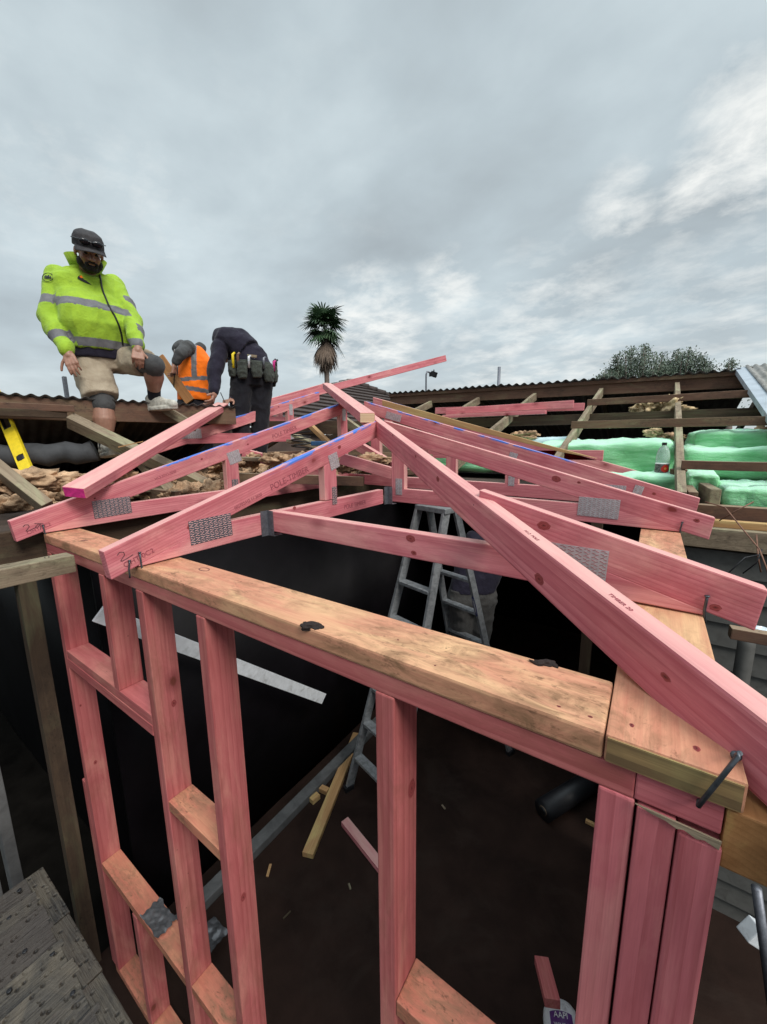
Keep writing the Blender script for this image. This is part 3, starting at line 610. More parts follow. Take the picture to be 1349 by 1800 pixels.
# torn fluffy wool: many curled tufts
MAT['wool'] = plain('torn_glass_wool', (.44, .29, .18), .95, 0, 13, .6, 1.0, 90, spec=.05, dirt=(.12, .085, .06), dth=(.5, .72))
MAT['wool2'] = plain('yellowed_glass_wool', (.55, .42, .25), .95, 0, 14, .35, .8, 60, spec=.05, dirt=(.2, .14, .08), dth=(.5, .75))
def tuft(bm, c, s, rg, sub=3, mi=0):
    r = bmesh.ops.create_icosphere(bm, subdivisions=sub, radius=1); k = V((rg.random()*90, rg.random()*90, rg.random()*90))
    R = Matrix.Rotation(rg.random()*6.28, 3, 'Z') @ Matrix.Rotation(rg.uniform(-.5, .5), 3, 'X')
    sx, sy, sz = s*rg.uniform(.9, 1.7), s*rg.uniform(.6, 1.0), s*rg.uniform(.4, .75)
    for v in r['verts']:
        n_ = 1 + .55*noise.noise(v.co*1.7+k) + .36*noise.noise(v.co*4.5+k) + .18*noise.noise(v.co*11+k) + .07*noise.noise(v.co*24+k)
        v.co = V(c) + R @ V((v.co.x*sx*n_, v.co.y*sy*n_, v.co.z*sz*n_))
    for f in {f for v in r['verts'] for f in v.link_faces}: f.smooth = True; f.material_index = mi
rg = random.Random(5); bm = bmesh.new()
for k in range(300):
    x_ = rg.uniform(-4.6, -2.62); y_ = rg.uniform(-.9, 3.2)
    tuft(bm, (x_, y_, .08+.07*noise.noise(V((x_*1.3, y_*1.3, 0)))+(.13 if x_ > -3.0 and y_ < .5 else 0)+rg.uniform(-.03, .03)), rg.uniform(.045, .12), rg, 4)
o = link('torn_insulation', tomesh(bm, 'torn_insulation'), 'wool'); stuff(o, 'torn brown and cream insulation wool strewn over the old ceiling at the left', 'insulation')
G = 'old timbers heaped in the far roof space'
for pa, pb, w__, h__, m_, lab in (((455, 752, 4.9), (720, 752, 4.7), .05, .16, 'olddark', 'dark old beam closing the far roof space behind the apex post'),
    ((470, 800, 4.2), (700, 792, 4.4), .09, .07, 'oldred', 'red-brown old timber low down behind the apex post'),
    ((600, 735, 4.6), (690, 800, 4.0), .05, .09, 'oldgrey', 'grey old rafter sloping down right of the second truss post'),
    ((520, 765, 3.9), (600, 800, 3.5), .10, .025, 'oldgrey', 'pale grey board lying askew beside the dark cable coil'),
    ((640, 800, 4.0), (760, 806, 4.0), .06, .08, 'old', 'brown timber end between the apex post and the third truss')):
    tag(beam('old_timber', far(*pa), far(*pb), w__, h__, m_, None, wob=.004), lab, 'timber', G)
bm = bmesh.new(); rg = random.Random(77)
for k in range(46): tuft(bm, far(rg.uniform(380, 720), rg.uniform(806, 822), rg.uniform(3.0, 4.6)), rg.uniform(.05, .10), rg, 4)
stuff(link('torn_insulation', tomesh(bm, 'torn_insulation'), 'wool'), 'torn insulation wool heaped in the roof space behind the second truss', 'insulation')
# spirit level leaning by the duct
MAT['yellow'] = plain('yellow_paint', (.78, .58, .02), .42, 0, 40, .12)
lv0, lv1 = far(-25, 655, 2.78), far(50, 832, 2.56)
lv = thing('spirit_level', 'yellow spirit level standing on end in the wool at the left edge', 'spirit level', lv1)
Fl = frame_of(lv0, lv1-lv0, -CR); Ll = (lv1-lv0).length
bm = bmesh.new(); hw = .036
def lvbox(x0, x1, y0=-hw, y1=hw, t=.012, mi=0): addbox(bm, ((x0+x1)/2, (y0+y1)/2, 0), x1-x0, y1-y0, t*2, None, mi)
hx0, hx1, vx = Ll*.43, Ll*.58, Ll*.86
lvbox(0, hx0); lvbox(hx1, vx-.022); lvbox(vx+.022, Ll); lvbox(hx0, hx1, -hw, -hw+.013); lvbox(hx0, hx1, hw-.013, hw); lvbox(vx-.022, vx+.022, -hw, -hw+.012); lvbox(vx-.022, vx+.022, hw-.012, hw)
bev(bm, .002, 1); link('body', tomesh(bm, 'body'), 'yellow', lv, Fl)
bm = bmesh.new(); lathe(bm, [(.014, -.013), (.024, -.0135), (.025, .0135), (.016, .0145), (.013, .012), (.013, -.012)], 24, V((vx, 0, 0))); link('vial_ring', tomesh(bm, 'vial_ring'), 'black', lv, Fl)
MAT['vial'] = plain('vial_fluid', (.35, .42, .30), .2, 0, 30, .2); bm = bmesh.new(); tube(bm, [V((vx-.012, 0, 0)), V((vx+.012, 0, 0))], .009, 12); link('vial', tomesh(bm, 'vial'), 'vial', lv, Fl)
bm = bmesh.new()
for sx in (hx0+.003, hx1-.003): addbox(bm, (sx, 0, 0), .007, hw*1.3, .027)
for sy in (-hw+.014, hw-.014): addbox(bm, ((hx0+hx1)/2, sy, 0), hx1-hx0-.006, .005, .027)
link('grip', tomesh(bm, 'grip'), 'black', lv, Fl)
# old timbers nearer, outside the front wall at left
o = beam('old_beam', (-1.965, -1.25, -.055), (-1.975, -.035, -.058), .085, .072, 'oldgrey', None, wob=.003); tag(o, 'weathered beam end with pencil ticks, poking in at the left edge below the truss heels', 'beam')
stroke('pencil_mark', [[(0, 0), (.004, .014)], [(.012, .001), (.018, .016)]], V((-1.975, -.12, -.019)), V((0, 1, 0)), V((-1, 0, 0)), .003, 'black', o)
tag(beam('old_beam', (-2.75, -1.4, -.17), (-2.56, -.1, -.17), .09, .14, 'olddark', None, wob=.003), 'dark old beam behind the weathered beam end, at the left edge', 'beam')
tag(beam('old_post', (-2.60, -.065, -3), (-2.585, -.065, -.17), .075, .075, 'olddark', up=(0, 1, 0), wob=.004), 'dark brown old post standing just left of the pink front wall', 'post')
_g1 = far(24, 1530, 2.25); _g2 = far(-14, 1560, 1.9)
tag(beam('grey_post', (_g1.x, _g1.y, -3), (_g1.x, _g1.y, _g1.z+1.1), .13, .05, 'conc', up=(0, 1, 0), wob=.004), 'grey post at the far left edge, rising behind the shingle panel', 'post')
tag(beam('grey_post', (_g2.x, _g2.y, -3), (_g2.x, _g2.y, _g2.z+.25), .10, .05, 'conc', up=(0, 1, 0), wob=.004), 'pale grey board end at the left edge, nearest the shingle panel', 'post')
# shingle panel, lower left
sp = thing('shingle_panel', 'weathered grey panel of nailed shingle strips at the bottom left corner', 'roof panel', (-1.5, -.6, -1.35))
MAT['shingle'] = None
s = Mt('weathered_shingle'); o_, v_, r_ = coords(s)
nb = s.noise(scalev(s, v_, (6, 6, 6)), 1.0, 8, .7, .8); fb = s.noise(scalev(s, v_, (8, 150, 60)), 1.0, 5, .6)
pit = s.n('ShaderNodeTexVoronoi', {'Vector': v_, 'Scale': 38.0}, feature='F1').outputs['Distance']
c_ = s.mix(s.rng(nb, .38, .60), (.075, .060, .042), (.013, .011, .010)); c_ = s.mix(s.rng(fb, .4, .7, 0, .40), c_, (.15, .13, .10)); c_ = s.mix(s.rng(s.noise(v_, 5, 5, .6), .55, .7, 0, .6), c_, (.045, .025, .018))
c_ = s.mix(s.rng(r_, .3, 1, 0, .8), c_, (.030, .022, .018))
s.to(c_, 'Base Color'); s.b.inputs['Roughness'].default_value = .6; c_ = s.mix(s.rng(pit, .22, .12, 0, .8), c_, (.015, .012, .010)); s.to(c_, 'Base Color'); s.to(s.bump(s.ma('ADD', s.ma('ADD', fb, nb), s.rng(pit, .1, .3)), 1.0, .006), 'Normal'); MAT['shingle'] = s.m
SZ = -1.30; cor = at(78, 1527, 'z', SZ); ex = V((1, .01, 0)); ey = V((0, -1, 0)); rg = random.Random(11)
k = 0; xx = 0
while xx < 1.15:
    wd = .085+.02*rg.random(); yy = .0; zz = SZ + .006*(k % 3) - .004
    yy = .05; 
    while yy < 1.0:
        ln = rg.choice((.14, .22, .9)) if k % 3 == 1 else rg.choice((.5, .9)); ln = min(ln, 1.0-yy)
        c0 = cor + ex*(xx+wd/2) + ey*(yy+ln/2) + V((0, 0, 0)); bm = bmesh.new()
        addbox(bm, (0, 0, 0), ln-.003, wd-.002, .010); 
        bmesh.ops.subdivide_edges(bm, edges=[q for q in bm.edges if q.calc_length() > .04], cuts=6, use_grid_fill=True)
        for v in bm.verts: v.co += V((noise.noise(v.co*30+V((k, xx*9, yy*7))), noise.noise(v.co*24+V((yy*9, k, 3))), noise.noise(v.co*18+V((3, k, yy*5)))))*.006
        F = Matrix.Translation(V((c0.x, c0.y, zz+.005*rg.random()))) @ Matrix.Rotation(math.pi/2+rg.uniform(-.01, .01), 4, 'Z') @ Matrix.Rotation(.26+rg.uniform(-.06, .06), 4, 'X') @ Matrix.Rotation(rg.uniform(-.012, .012), 4, 'Y')
        link('shingle', tomesh(bm, 'shingle'), 'shingle', sp, F); yy += ln
    xx += wd; k += 1
for k in range(4): beam('edge_strip', cor+ex*(.0+.29*k)+ey*(.03+.004*k)+V((0, 0, .004)), cor+ex*(.285+.29*k)+ey*(.03+.004*k)+V((0, 0, .004)), .055, .02, 'shingle', sp, bevel=.003)
bm = bmesh.new(); lathe(bm, [(.0065, -.004), (.0075, .0006), (.004, .001)], 8); nhm = tomesh(bm, 'nail_hole'); nhm.materials.append(MAT['black'])
for i in range(13):
    for j in range(6):
        link('nail_hole', nhm, None, sp, Matrix.Translation(cor + ex*(.035+.088*i) + ey*(.085+.11*j+(.05 if i % 2 else 0)) + V((0, 0, .0152))))
beam('backing_board', cor+ex*0+ey*.5-V((0, 0, .03)), cor+ex*1.15+ey*.5-V((0, 0, .03)), .98, .02, 'olddark', sp)

# ================================================================== OLD HOUSE, RIGHT / BACK
orf = thing('old_roof', 'stripped old roof on the right: brown rafters and battens below a corrugated ridge', 'roof', (-.5, 5.9, .9))
yR = 5.95; ga, gb = at(1420, 642, 'y', yR), at(700, 690, 'y', yR); ga = V((3.4, yR, ga.z-.06)); 
zl = lambda x: 1.251 + (x-.761)*(1.340-1.251)/(-3.127-.761)
L0, L1 = V((-4.3, yR, zl(-4.3))), V((.95, yR, zl(.95)))
corrugated('corrugated_sheet', L0+V((0, -.06, -.005)), L1-L0, (0, 1, -.30), (L1-L0).length, 5.0, 'corr', orf, amp=.017, pitch=.12, jag=.05)
beam('ridge_board', L0+V((0, 0, -.055)), L1+V((1.5, 0, -.075)), .05, .05, 'oldred', orf, wob=.004)
beam('ridge_board', L0+V((0, .03, -.15)), L1+V((1.5, .03, -.17)), .045, .15, 'oldred', orf, wob=.004)
for k, x_ in enumerate((.185, -.68, -1.59, -2.50, -3.4, 1.1)):
    a_, b_ = V((x_, 5.92, -.656+.306*5.92)), V((x_, 2.47 if k == 0 else 2.9, -.656+.306*(2.47 if k == 0 else 2.9)))
    beam('rafter', b_, a_, .05, .11, 'oldgrey', orf, drop=.055, wob=.003)
    beam('rafter', V((x_, 6.0, 1.14)), V((x_, 10.5, -.25)), .05, .11, 'olddark', orf)
def purlin(pl, pr, h, off=.0, w_=.05, m_='oldred'):
    a_, b_ = rp(*pl, off), rp(*pr, off); b_ = b_ + (b_-a_).normalized()*1.3
    return beam('batten', a_, b_, w_, h, m_, orf, wob=.004)
purlin((1033, 708), (1320, 692), .075, .03); purlin((1005, 747), (1349, 740), .075, .03, .055); purlin((1198, 817), (1349, 820), .06, .03, .05)
u0, u1 = rp(840, 742, -.13), rp(1349, 728, -.13); beam('underpurlin', u0+V((-1.2, 0, 0)), u1+V((1, 0, 0)), .07, .12, 'olddark', orf, wob=.004)
beam('strut', V((-.60, 4.0, .40)), V((-.60, 4.0, 0)), .09, .06, 'oldred', orf)
bm = bmesh.new(); beam('ceiling_tie', (-3.5, 4.9, .30), (2.3, 4.9, .30), .045, .09, 'olddark', orf)
# roof end with flashing at right edge
rs = thing('roof_end', 'remaining corrugated roof at the right edge with a pale grey flashing along its cut side', 'roof', (1.0, 5, .9))
U_ = V((0, 1, .306)).normalized(); top0 = V((.745, 5.99, 1.277)); low0 = top0 - U_*3.0
slab('flashing', [top0, low0, low0+V((.105, 0, .008)), top0+V((.105, 0, .008))], (0, 0, -.004), low0, top0, 'flash', rs, .001)
slab('flashing', [top0, low0, low0-V((0, 0, .06)), top0-V((0, 0, .06))], (.003, 0, 0), low0, top0, 'flash', rs, .001)
corrugated('corrugated_sheet', top0+V((.09, 0, .018)), (1, 0, 0), -U_, 2.4, 3.0, 'corrlt', rs, amp=.012)
# green batts
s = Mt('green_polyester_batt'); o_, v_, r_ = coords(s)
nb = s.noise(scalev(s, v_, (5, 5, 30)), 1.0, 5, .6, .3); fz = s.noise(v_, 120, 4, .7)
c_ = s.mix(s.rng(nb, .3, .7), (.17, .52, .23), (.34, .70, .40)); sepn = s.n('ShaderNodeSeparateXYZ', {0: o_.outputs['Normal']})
c_ = s.mix(s.rng(sepn.outputs[2], .15, .8, 0, .75), c_, (.52, .82, .62)); s.to(c_, 'Base Color'); s.b.inputs['Roughness'].default_value = 1; s.b.inputs['Specular IOR Level'].default_value = .05; s.b.inputs['Sheen Weight'].default_value = .15  # upward faces whitened: the lighter top is painted into the batt colour
s.b.inputs['Subsurface Weight'].default_value = .25; s.b.inputs['Subsurface Radius'].default_value = (.02, .05, .02); s.b.inputs['Subsurface Scale'].default_value = .5
s.to(s.bump(s.ma('ADD', s.ma('MULTIPLY', nb, 2.0), s.ma('ADD', fz, s.noise(v_, 28, 6, .7, .8))), .55, .010), 'Normal'); MAT['batt'] = s.m
MAT['battpale'] = plain('pale_blue_batt', (.50, .64, .66), .95, 0, 8, .12, .5, 40, spec=.05)
def batt(x0, x1, y0, y1, z0, z1, mat, label, seed, wob_=.035):
    bm = bmesh.new(); bmesh.ops.create_cube(bm, size=1); bmesh.ops.subdivide_edges(bm, edges=bm.edges[:], cuts=22, use_grid_fill=True)
    sx, sy, sz = x1-x0, y1-y0, z1-z0
    for v in bm.verts:
        c = v.co.copy(); r = .30
        # super-ellipse rounding in metres
        p = V((c.x*sx, c.y*sy, c.z*sz)); rad = min(sz, sy)*.24
        q_ = V((max(-sx/2+rad, min(sx/2-rad, p.x)), max(-sy/2+rad, min(sy/2-rad, p.y)), max(-sz/2+rad, min(sz/2-rad, p.z)))); d = p-q_
        if d.length > 1e-6: p = q_ + d.normalized()*rad
        k = V((seed*7.1, 0, 0)); P_ = p*1.0
        crs = noise.noise(V((P_.x*7, P_.y*3, P_.z*1.5))+k)
        p += (d.normalized() if d.length > 1e-6 else V((0, 0, 1)))*(-.035*max(0, .35-abs(crs)*2.2))
        p += d.normalized()*(wob_*noise.noise(P_*4+k) + wob_*.5*noise.noise(P_*11+k) + .004*noise.noise(P_*50+k)) if d.length > 1e-6 else V((0, 0, wob_*noise.noise(P_*4+k)))
        v.co = p
    o = link('insulation_batt', tomesh(bm, 'insulation_batt', True), mat, None, Matrix.Translation(V(((x0+x1)/2, (y0+y1)/2, (z0+z1)/2))))
    return tag(o, label, 'insulation', 'insulation batts on the old ceiling')
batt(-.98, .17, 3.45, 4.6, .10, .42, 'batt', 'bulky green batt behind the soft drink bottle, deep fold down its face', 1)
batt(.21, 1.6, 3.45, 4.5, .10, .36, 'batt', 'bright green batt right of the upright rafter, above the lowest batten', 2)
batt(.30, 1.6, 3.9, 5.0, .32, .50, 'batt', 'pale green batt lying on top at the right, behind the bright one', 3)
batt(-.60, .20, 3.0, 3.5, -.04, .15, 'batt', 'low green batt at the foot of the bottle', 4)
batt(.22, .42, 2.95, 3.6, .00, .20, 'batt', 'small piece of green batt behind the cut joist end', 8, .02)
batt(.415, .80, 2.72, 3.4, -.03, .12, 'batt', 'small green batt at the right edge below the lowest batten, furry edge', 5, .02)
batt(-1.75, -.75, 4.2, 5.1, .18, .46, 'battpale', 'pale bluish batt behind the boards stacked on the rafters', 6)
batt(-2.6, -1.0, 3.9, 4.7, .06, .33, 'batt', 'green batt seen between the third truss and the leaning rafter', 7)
def lump(p, s, lab, mat='wool2', n_=5):
    bm = bmesh.new(); rg = random.Random(int(p[0]*977) & 1023)
    for k in range(n_): tuft(bm, V((rg.uniform(-1, 1)*s*1.1, rg.uniform(-.4, .4)*s, rg.uniform(-.2, .3)*s)), s*rg.uniform(.5, .8), rg, 4)
    o = link('wool_lump', tomesh(bm, 'wool_lump'), mat, None, Matrix.Translation(V(p))); tag(o, lab, 'insulation', 'clumps of old yellow wool')
lump(at(1150, 722, 'y', 5.1), .20, 'yellow wool clump lying on the far battens above the bottle', n_=6)
lump(at(1138, 763, 'y', 4.35), .075, 'round yellow wool clump right above the bottle')
lump(at(1172, 768, 'y', 4.4), .08, 'dusty brown wool clump between bottle and upright rafter', 'wool')
lump(at(925, 766, 'y', 4.3), .11, 'dusty wool clumps under the stacked pink boards', 'wool')
lump(at(1330, 765, 'y', 4.5), .12, 'brown wool heap behind the batts at the right edge', 'wool')
tag(beam('joist', at(1200, 773, 'y', 5.2), at(1345, 775, 'y', 5.2)+V((.6, 0, 0)), .05, .12, 'oldred'), 'old joist behind the bright green batt at right', 'joist')
# soft drink bottle
bp = at(1161, 846, 'y', 3.2); bt = thing('bottle', 'clear plastic soft drink bottle, black cap, red and black label, by the green batts', 'bottle', bp)
s = Mt('clear_pet'); s.b.inputs['Base Color'].default_value = (.80, .90, .86, 1); s.b.inputs['Roughness'].default_value = .12; s.b.inputs['Transmission Weight'].default_value = .75; s.b.inputs['IOR'].default_value = 1.2; MAT['pet'] = s.m
Bp = Matrix.Translation(bp)
bm = bmesh.new(); lathe(bm, [(.03, 0), (.044, .006), (.047, .03), (.0455, .05), (.047, .06), (.047, .14), (.0455, .15), (.047, .165), (.046, .20), (.040, .235), (.027, .265), (.016, .278), (.0145, .290)], 28); link('body', tomesh(bm, 'body'), 'pet', bt, Bp)
bm = bmesh.new(); lathe(bm, [(.0165, .283), (.0168, .302), (.015, .304)], 20); link('cap', tomesh(bm, 'cap'), 'black', bt, Bp)
MAT['lab'] = None
s = Mt('drink_label'); o_ = s.n('ShaderNodeTexCoord').outputs['Object']; sx = s.n('ShaderNodeSeparateXYZ', {0: o_})
d_ = s.n('ShaderNodeVectorMath', {0: o_, 1: (.022, -.042, .103)}, operation='DISTANCE').outputs['Value']
c_ = s.mix(s.rng(s.noise(o_, 45, 4, .7, 1.5), .46, .5), (.02, .02, .022), (.16, .14, .14)); c_ = s.mix(s.rng(s.ma('ADD', d_, s.ma('MULTIPLY', s.noise(o_, 60, 3), .02)), .040, .036), c_, (.62, .03, .02)); c_ = s.mix(s.rng(d_, .010, .008), c_, (.85, .35, .10))
c_ = s.mix(s.rng(sx.outputs[2], .1375, .138), c_, (.85, .85, .82)); c_ = s.mix(s.rng(sx.outputs[2], .0665, .066), c_, (.7, .7, .7)); s.to(c_, 'Base Color'); s.b.inputs['Roughness'].default_value = .3; MAT['lab'] = s.m
bm = bmesh.new(); lathe(bm, [(.0474, .062), (.0478, .064), (.0478, .142), (.0474, .144)], 32); link('label', tomesh(bm, 'label'), 'lab', bt, Bp)
tag(box('red_block', bp.x-.05, bp.x+.07, 3.12, 3.30, bp.z-.05, bp.z-.002, 'pinkend'), 'small red block under the soft drink bottle', 'block')
tag(box('old_block', bp.x+.055, bp.x+.16, 3.15, 3.25, bp.z-.04, bp.z+.10, 'oldred'), 'brown block of wood right beside the bottle', 'block')
tag(box('old_block', -.32, -.24, 3.02, 3.12, .03, .13, 'oldgrey'), 'small upright block of wood in the green batt, left of the bottle', 'block')
# cut joist stub, plates and wires
tag(beam('joist_stub', (.365, 2.62, .035), (.27, 3.6, .055), .058, .155, 'oldgrey', None, bevel=.006), 'cut joist end facing us in front of the small green batt', 'joist')
tag(beam('joist_stub', (.245, 2.50, .05), (.245, 3.4, .05), .05, .10, 'oldred'), 'short dark joist between the upright rafter and the cut joist end', 'joist')
hw_ = thing('weatherboard_wall', 'grey weatherboard wall of the old house at the right edge, brown beams on top', 'wall', (1.7, 2.48, -1.5))
MAT['wb'] = plain('grey_weatherboard_paint', (.095, .092, .085), .6, 0, 20, .15, .15, 60, dirt=(.05, .045, .04), dth=(.55, .8))
bm = bmesh.new(); z = -.25
while z > -3.0:
    addpoly(bm, [(.16, 2.470, z), (.16, 2.450, z-.15), (.16, 2.462, z-.151), (.16, 2.482, z)], (4.3, 0, 0)); z -= .15
link('boards', tomesh(bm, 'boards'), 'wb', hw_)
box('backing', .155, 4.5, 2.485, 2.56, -3, -.12, 'olddark', hw_)
box('top_beam', .17, 4.5, 2.40, 2.485, -.225, -.105, 'oldgrey', hw_); box('batten', .17, 4.5, 2.47, 2.53, -.104, -.062, 'raw', hw_); box('top_beam', .17, 4.5, 2.56, 2.64, -.15, .015, 'oldred', hw_)
tag(beam('old_rail', (.36, 1.55, -.40), (2.2, 1.72, -.42), .045, .05, 'oldred'), 'thin reddish old rail leaning outside the right wall, with torn foil on it', 'rail')
MAT['torn'] = plain('torn_foil', (.60, .66, .72), .3, .3, 20, .2, .5, 30)
bm = bmesh.new(); bmesh.ops.create_grid(bm, x_segments=26, y_segments=6, size=.5)
for v in bm.verts: v.co = V((v.co.x*.42, v.co.y*(.07+.03*noise.noise(V((v.co.x*9, 3, 0)))), .02*noise.noise(v.co*9)+.012*noise.noise(v.co*25)))
tag(link('torn_foil', tomesh(bm, 'torn_foil', True), 'torn', None, Matrix.Translation(V((.66, 1.58, -.385)))), 'strip of torn silver foil on the old rail at the right edge', 'foil')
tag(tubeobj('downpipe', [(.50, 1.98, -3), (.50, 1.98, -.62), (.50, 2.03, -.52)], .036, 'wb', seg=16), 'grey downpipe in front of the weatherboards, below the nearest right truss', 'pipe')
tag(tubeobj('downpipe', [far(1330, 1560, 1.3), far(1362, 1800, 1.3)], .014, 'galvdark', seg=16), 'slanting pale pipe at the right edge beside the pink trimmer studs', 'pipe')
MAT['white'] = plain('white_paint', (.62, .64, .66), .5, 0, 25, .12, .1, dirt=(.30, .30, .29), dth=(.55, .8))
tag(beam('white_strap', far(1316, 1632, 1.45), far(1420, 1700, 1.5), .05, .07, 'white'), 'white plastic fitting at the right edge, low beside the trimmer studs', 'fitting')
MAT['wire'] = plain('rusty_wire', (.20, .10, .065), .6, .3, 40, .3)
for k, pts in enumerate((((1240, 882, 2.3), (1275, 892, 2.2), (1310, 935, 2.0), (1335, 965, 1.9), (1352, 1010, 1.8)), ((1265, 915, 2.3), (1300, 895, 2.2), (1325, 882, 2.2)), ((1330, 940, 2.0), (1333, 980, 1.95), (1338, 1006, 1.95)), ((1280, 1008, 1.95), (1310, 980, 1.95), (1335, 975, 1.95)), ((1306, 1008, 1.95), (1330, 990, 1.9), (1340, 965, 1.9)))):
    tag(tubeobj('wire', [far(*p) for p in pts], .0035 if k < 3 else .003, 'wire' if k < 3 else 'black', seg=6), ('longest rusty wire, curving down from the cut joist end to the right edge', 'short rusty wire crossing behind the long one', 'rusty wire hanging straight down at the right edge', 'lower black wire looping over the weatherboards', 'black wire crossing near the torn foil')[k], 'wire', 'loose wires at the right')

# ================================================================== BACKGROUND
MAT['tile'] = plain('brown_roof_tile', (.055, .040, .036), .8, 0, 6, .3, .4, 20)
MAT['ridge'] = plain('ridge_tile', (.20, .17, .155), .75, 0, 6, .3)
MAT['brick'] = plain('far_brick', (.09, .06, .05), .85, 0, 3, .2)
hs = thing('neighbour_house', 'brown tiled hip roof of a house behind the apex of the trusses', 'house', (-16, 17, -3))
D_ = 17; hA = far(618, 671, D_); hB = far(760, 723, D_-1.5); hC = far(430, 735, D_-2)
apex2 = hA + (-CR)*2.2 + CF*3
bm = bmesh.new()
def tileplane(a, b, c, d, n1=16, n2=30):
    """a-b top edge, d-c bottom edge; stepped courses"""
    a, b, c, d = map(V, (a, b, c, d)); nrm = (b-a).cross(d-a).normalized() if (b-a).length > .01 else (c-a).cross(d-a).normalized()
    if nrm.z < 0: nrm = -nrm
    for i in range(n1):
        t0, t1 = i/n1, (i+1)/n1; p0, p1, p2, p3 = a.lerp(d, t0), b.lerp(c, t0), b.lerp(c, t1)+nrm*.06, a.lerp(d, t1)+nrm*.06
        vs = [bm.verts.new(q) for q in (p0, p1, p2, p3)]; bm.faces.new(vs)
        vs2 = [bm.verts.new(q) for q in (p3, p2, b.lerp(c, t1), a.lerp(d, t1))]; bm.faces.new(vs2)
E1 = hA - V((0, 0, 3.4)) + CR*8.0 - CF*1.5; E2 = hA - V((0, 0, 3.4)) - CR*2.8 - CF*7.4; E3 = hA - V((0, 0, 3.4)) - CR*11.0 - CF*2.2; E4 = hA - V((0, 0, 3.4)) + CR*5 + CF*7
tileplane(hA, hA+V((.001, 0, 0)), E1, E2); tileplane(hA-CR*.001, hA, E2, E3); tileplane(hA, hA+V((0, .001, 0)), E4, E1)
link('roof', tomesh(bm, 'roof'), 'tile', hs)
for e_, nme in ((E2, 0), (E1, 1), (E3, 2)):
    bm = bmesh.new(); n_ = 22
    for k in range(n_):
        c0 = hA.lerp(e_, k/n_); c1 = hA.lerp(e_, (k+1)/n_); tube(bm, [c0-hA+V((0, 0, .03)), c1-hA+V((0, 0, .03))], [.10, .14], 8)
    link('ridge_tiles', tomesh(bm, 'ridge_tiles'), 'ridge' if nme == 0 else 'tile', hs, Matrix.Translation(hA))
bm = bmesh.new(); cc = (E1+E2+E3)/3; addpoly(bm, [E1*.93+cc*.07, E2*.93+cc*.07, E3*.93+cc*.07], (0, 0, -5)); link('wall', tomesh(bm, 'wall'), 'brick', hs)
tubeobj('vent_pipe', [hA.lerp(E1, .42), hA.lerp(E1, .42)+V((0, 0, .35))], .07, 'black', hs)
def pole(px, y0, y1, D, r, lab, nm='vent_pipe', mat='galvdark', low=1.2):
    a, b = far(px, y0, D), far(px, y1, D); b2 = V((a.x, a.y, b.z-low))
    tag(tubeobj(nm, [b2, a], r, mat, seg=12), lab, 'pipe')
pole(878, 645, 680, 8.5, .032, 'thin grey vent pipe sticking up behind the corrugated ridge at the right'); 
a, b = far(113, 662, 3.6), far(120, 708, 3.6)
tag(beam('steel_upright', b-V((0, 0, .3)), a, .035, .03, 'galvdark', up=(0, 1, 0)), 'thin grey upright behind the left roof, beside the hi-vis man', 'post')
# flood lamp on a bent pole
pt = far(764, 653, 7.5); lp = thing('work_lamp', 'black work lamp on a thin bent pole behind the boards at centre right', 'lamp', far(748, 705, 7.5)-V((0, 0, 1.2)))
p_ = far(753, 655, 7.5); pz = far(749, 705, 7.5)
tubeobj('pole', [V((pz.x, pz.y, pz.z-1.2)), V((pz.x, pz.y, p_.z-.05)), V((pz.x+.02, pz.y, p_.z)), p_+CR*.05, p_+CR*.09], .016, 'galvdark', lp)
bm = bmesh.new(); addbox(bm, (0, 0, 0), .09, .10, .10, Matrix.Rotation(.4, 3, 'Y')); addbox(bm, (-.02, -.055, 0), .10, .012, .085); bev(bm, .01, 2)
for k in range(4): addbox(bm, (-.03+.02*k, .056, .0), .006, .02, .08)
tube(bm, [V((0, 0, .05)), V((0, 0, .085))], .012, 8)
link('lamp_head', tomesh(bm, 'lamp_head'), 'black', lp, Matrix.Translation(far(763, 658, 7.5)))
# palm
s = Mt('palm_leaf'); o_ = s.n('ShaderNodeTexCoord').outputs['Object']; f_ = s.noise(o_, 2.2, 4); c_ = s.mix(s.rng(f_, .35, .65), (.030, .065, .030), (.065, .12, .050)); s.to(c_, 'Base Color'); s.b.inputs['Roughness'].default_value = .55; MAT['palmleaf'] = s.m
MAT['palmdead'] = plain('dry_palm_skirt', (.17, .125, .095), .9, 0, 4, .35)
pm = thing('palm_tree', 'tall fan palm with a shaggy dry skirt, alone against the clouds', 'palm tree', (0, 0, 0))
Dp = 25; pc = far(571, 582, Dp); ph = pc.z+3.0; base = V((pc.x, pc.y, -3.0)); pm.location = base; W[pm.name] = Matrix.Translation(base)
bm = bmesh.new(); tube(bm, [V((0, 0, 0)), V((.05, 0, 4)), V((.02, .04, ph*.8)), V((0, 0, ph))], [.36, .20, .15, .14], 14)
for k in range(60): bm.verts.ensure_lookup_table()
link('trunk', tomesh(bm, 'trunk'), 'greybark', pm, Matrix.Translation(base))
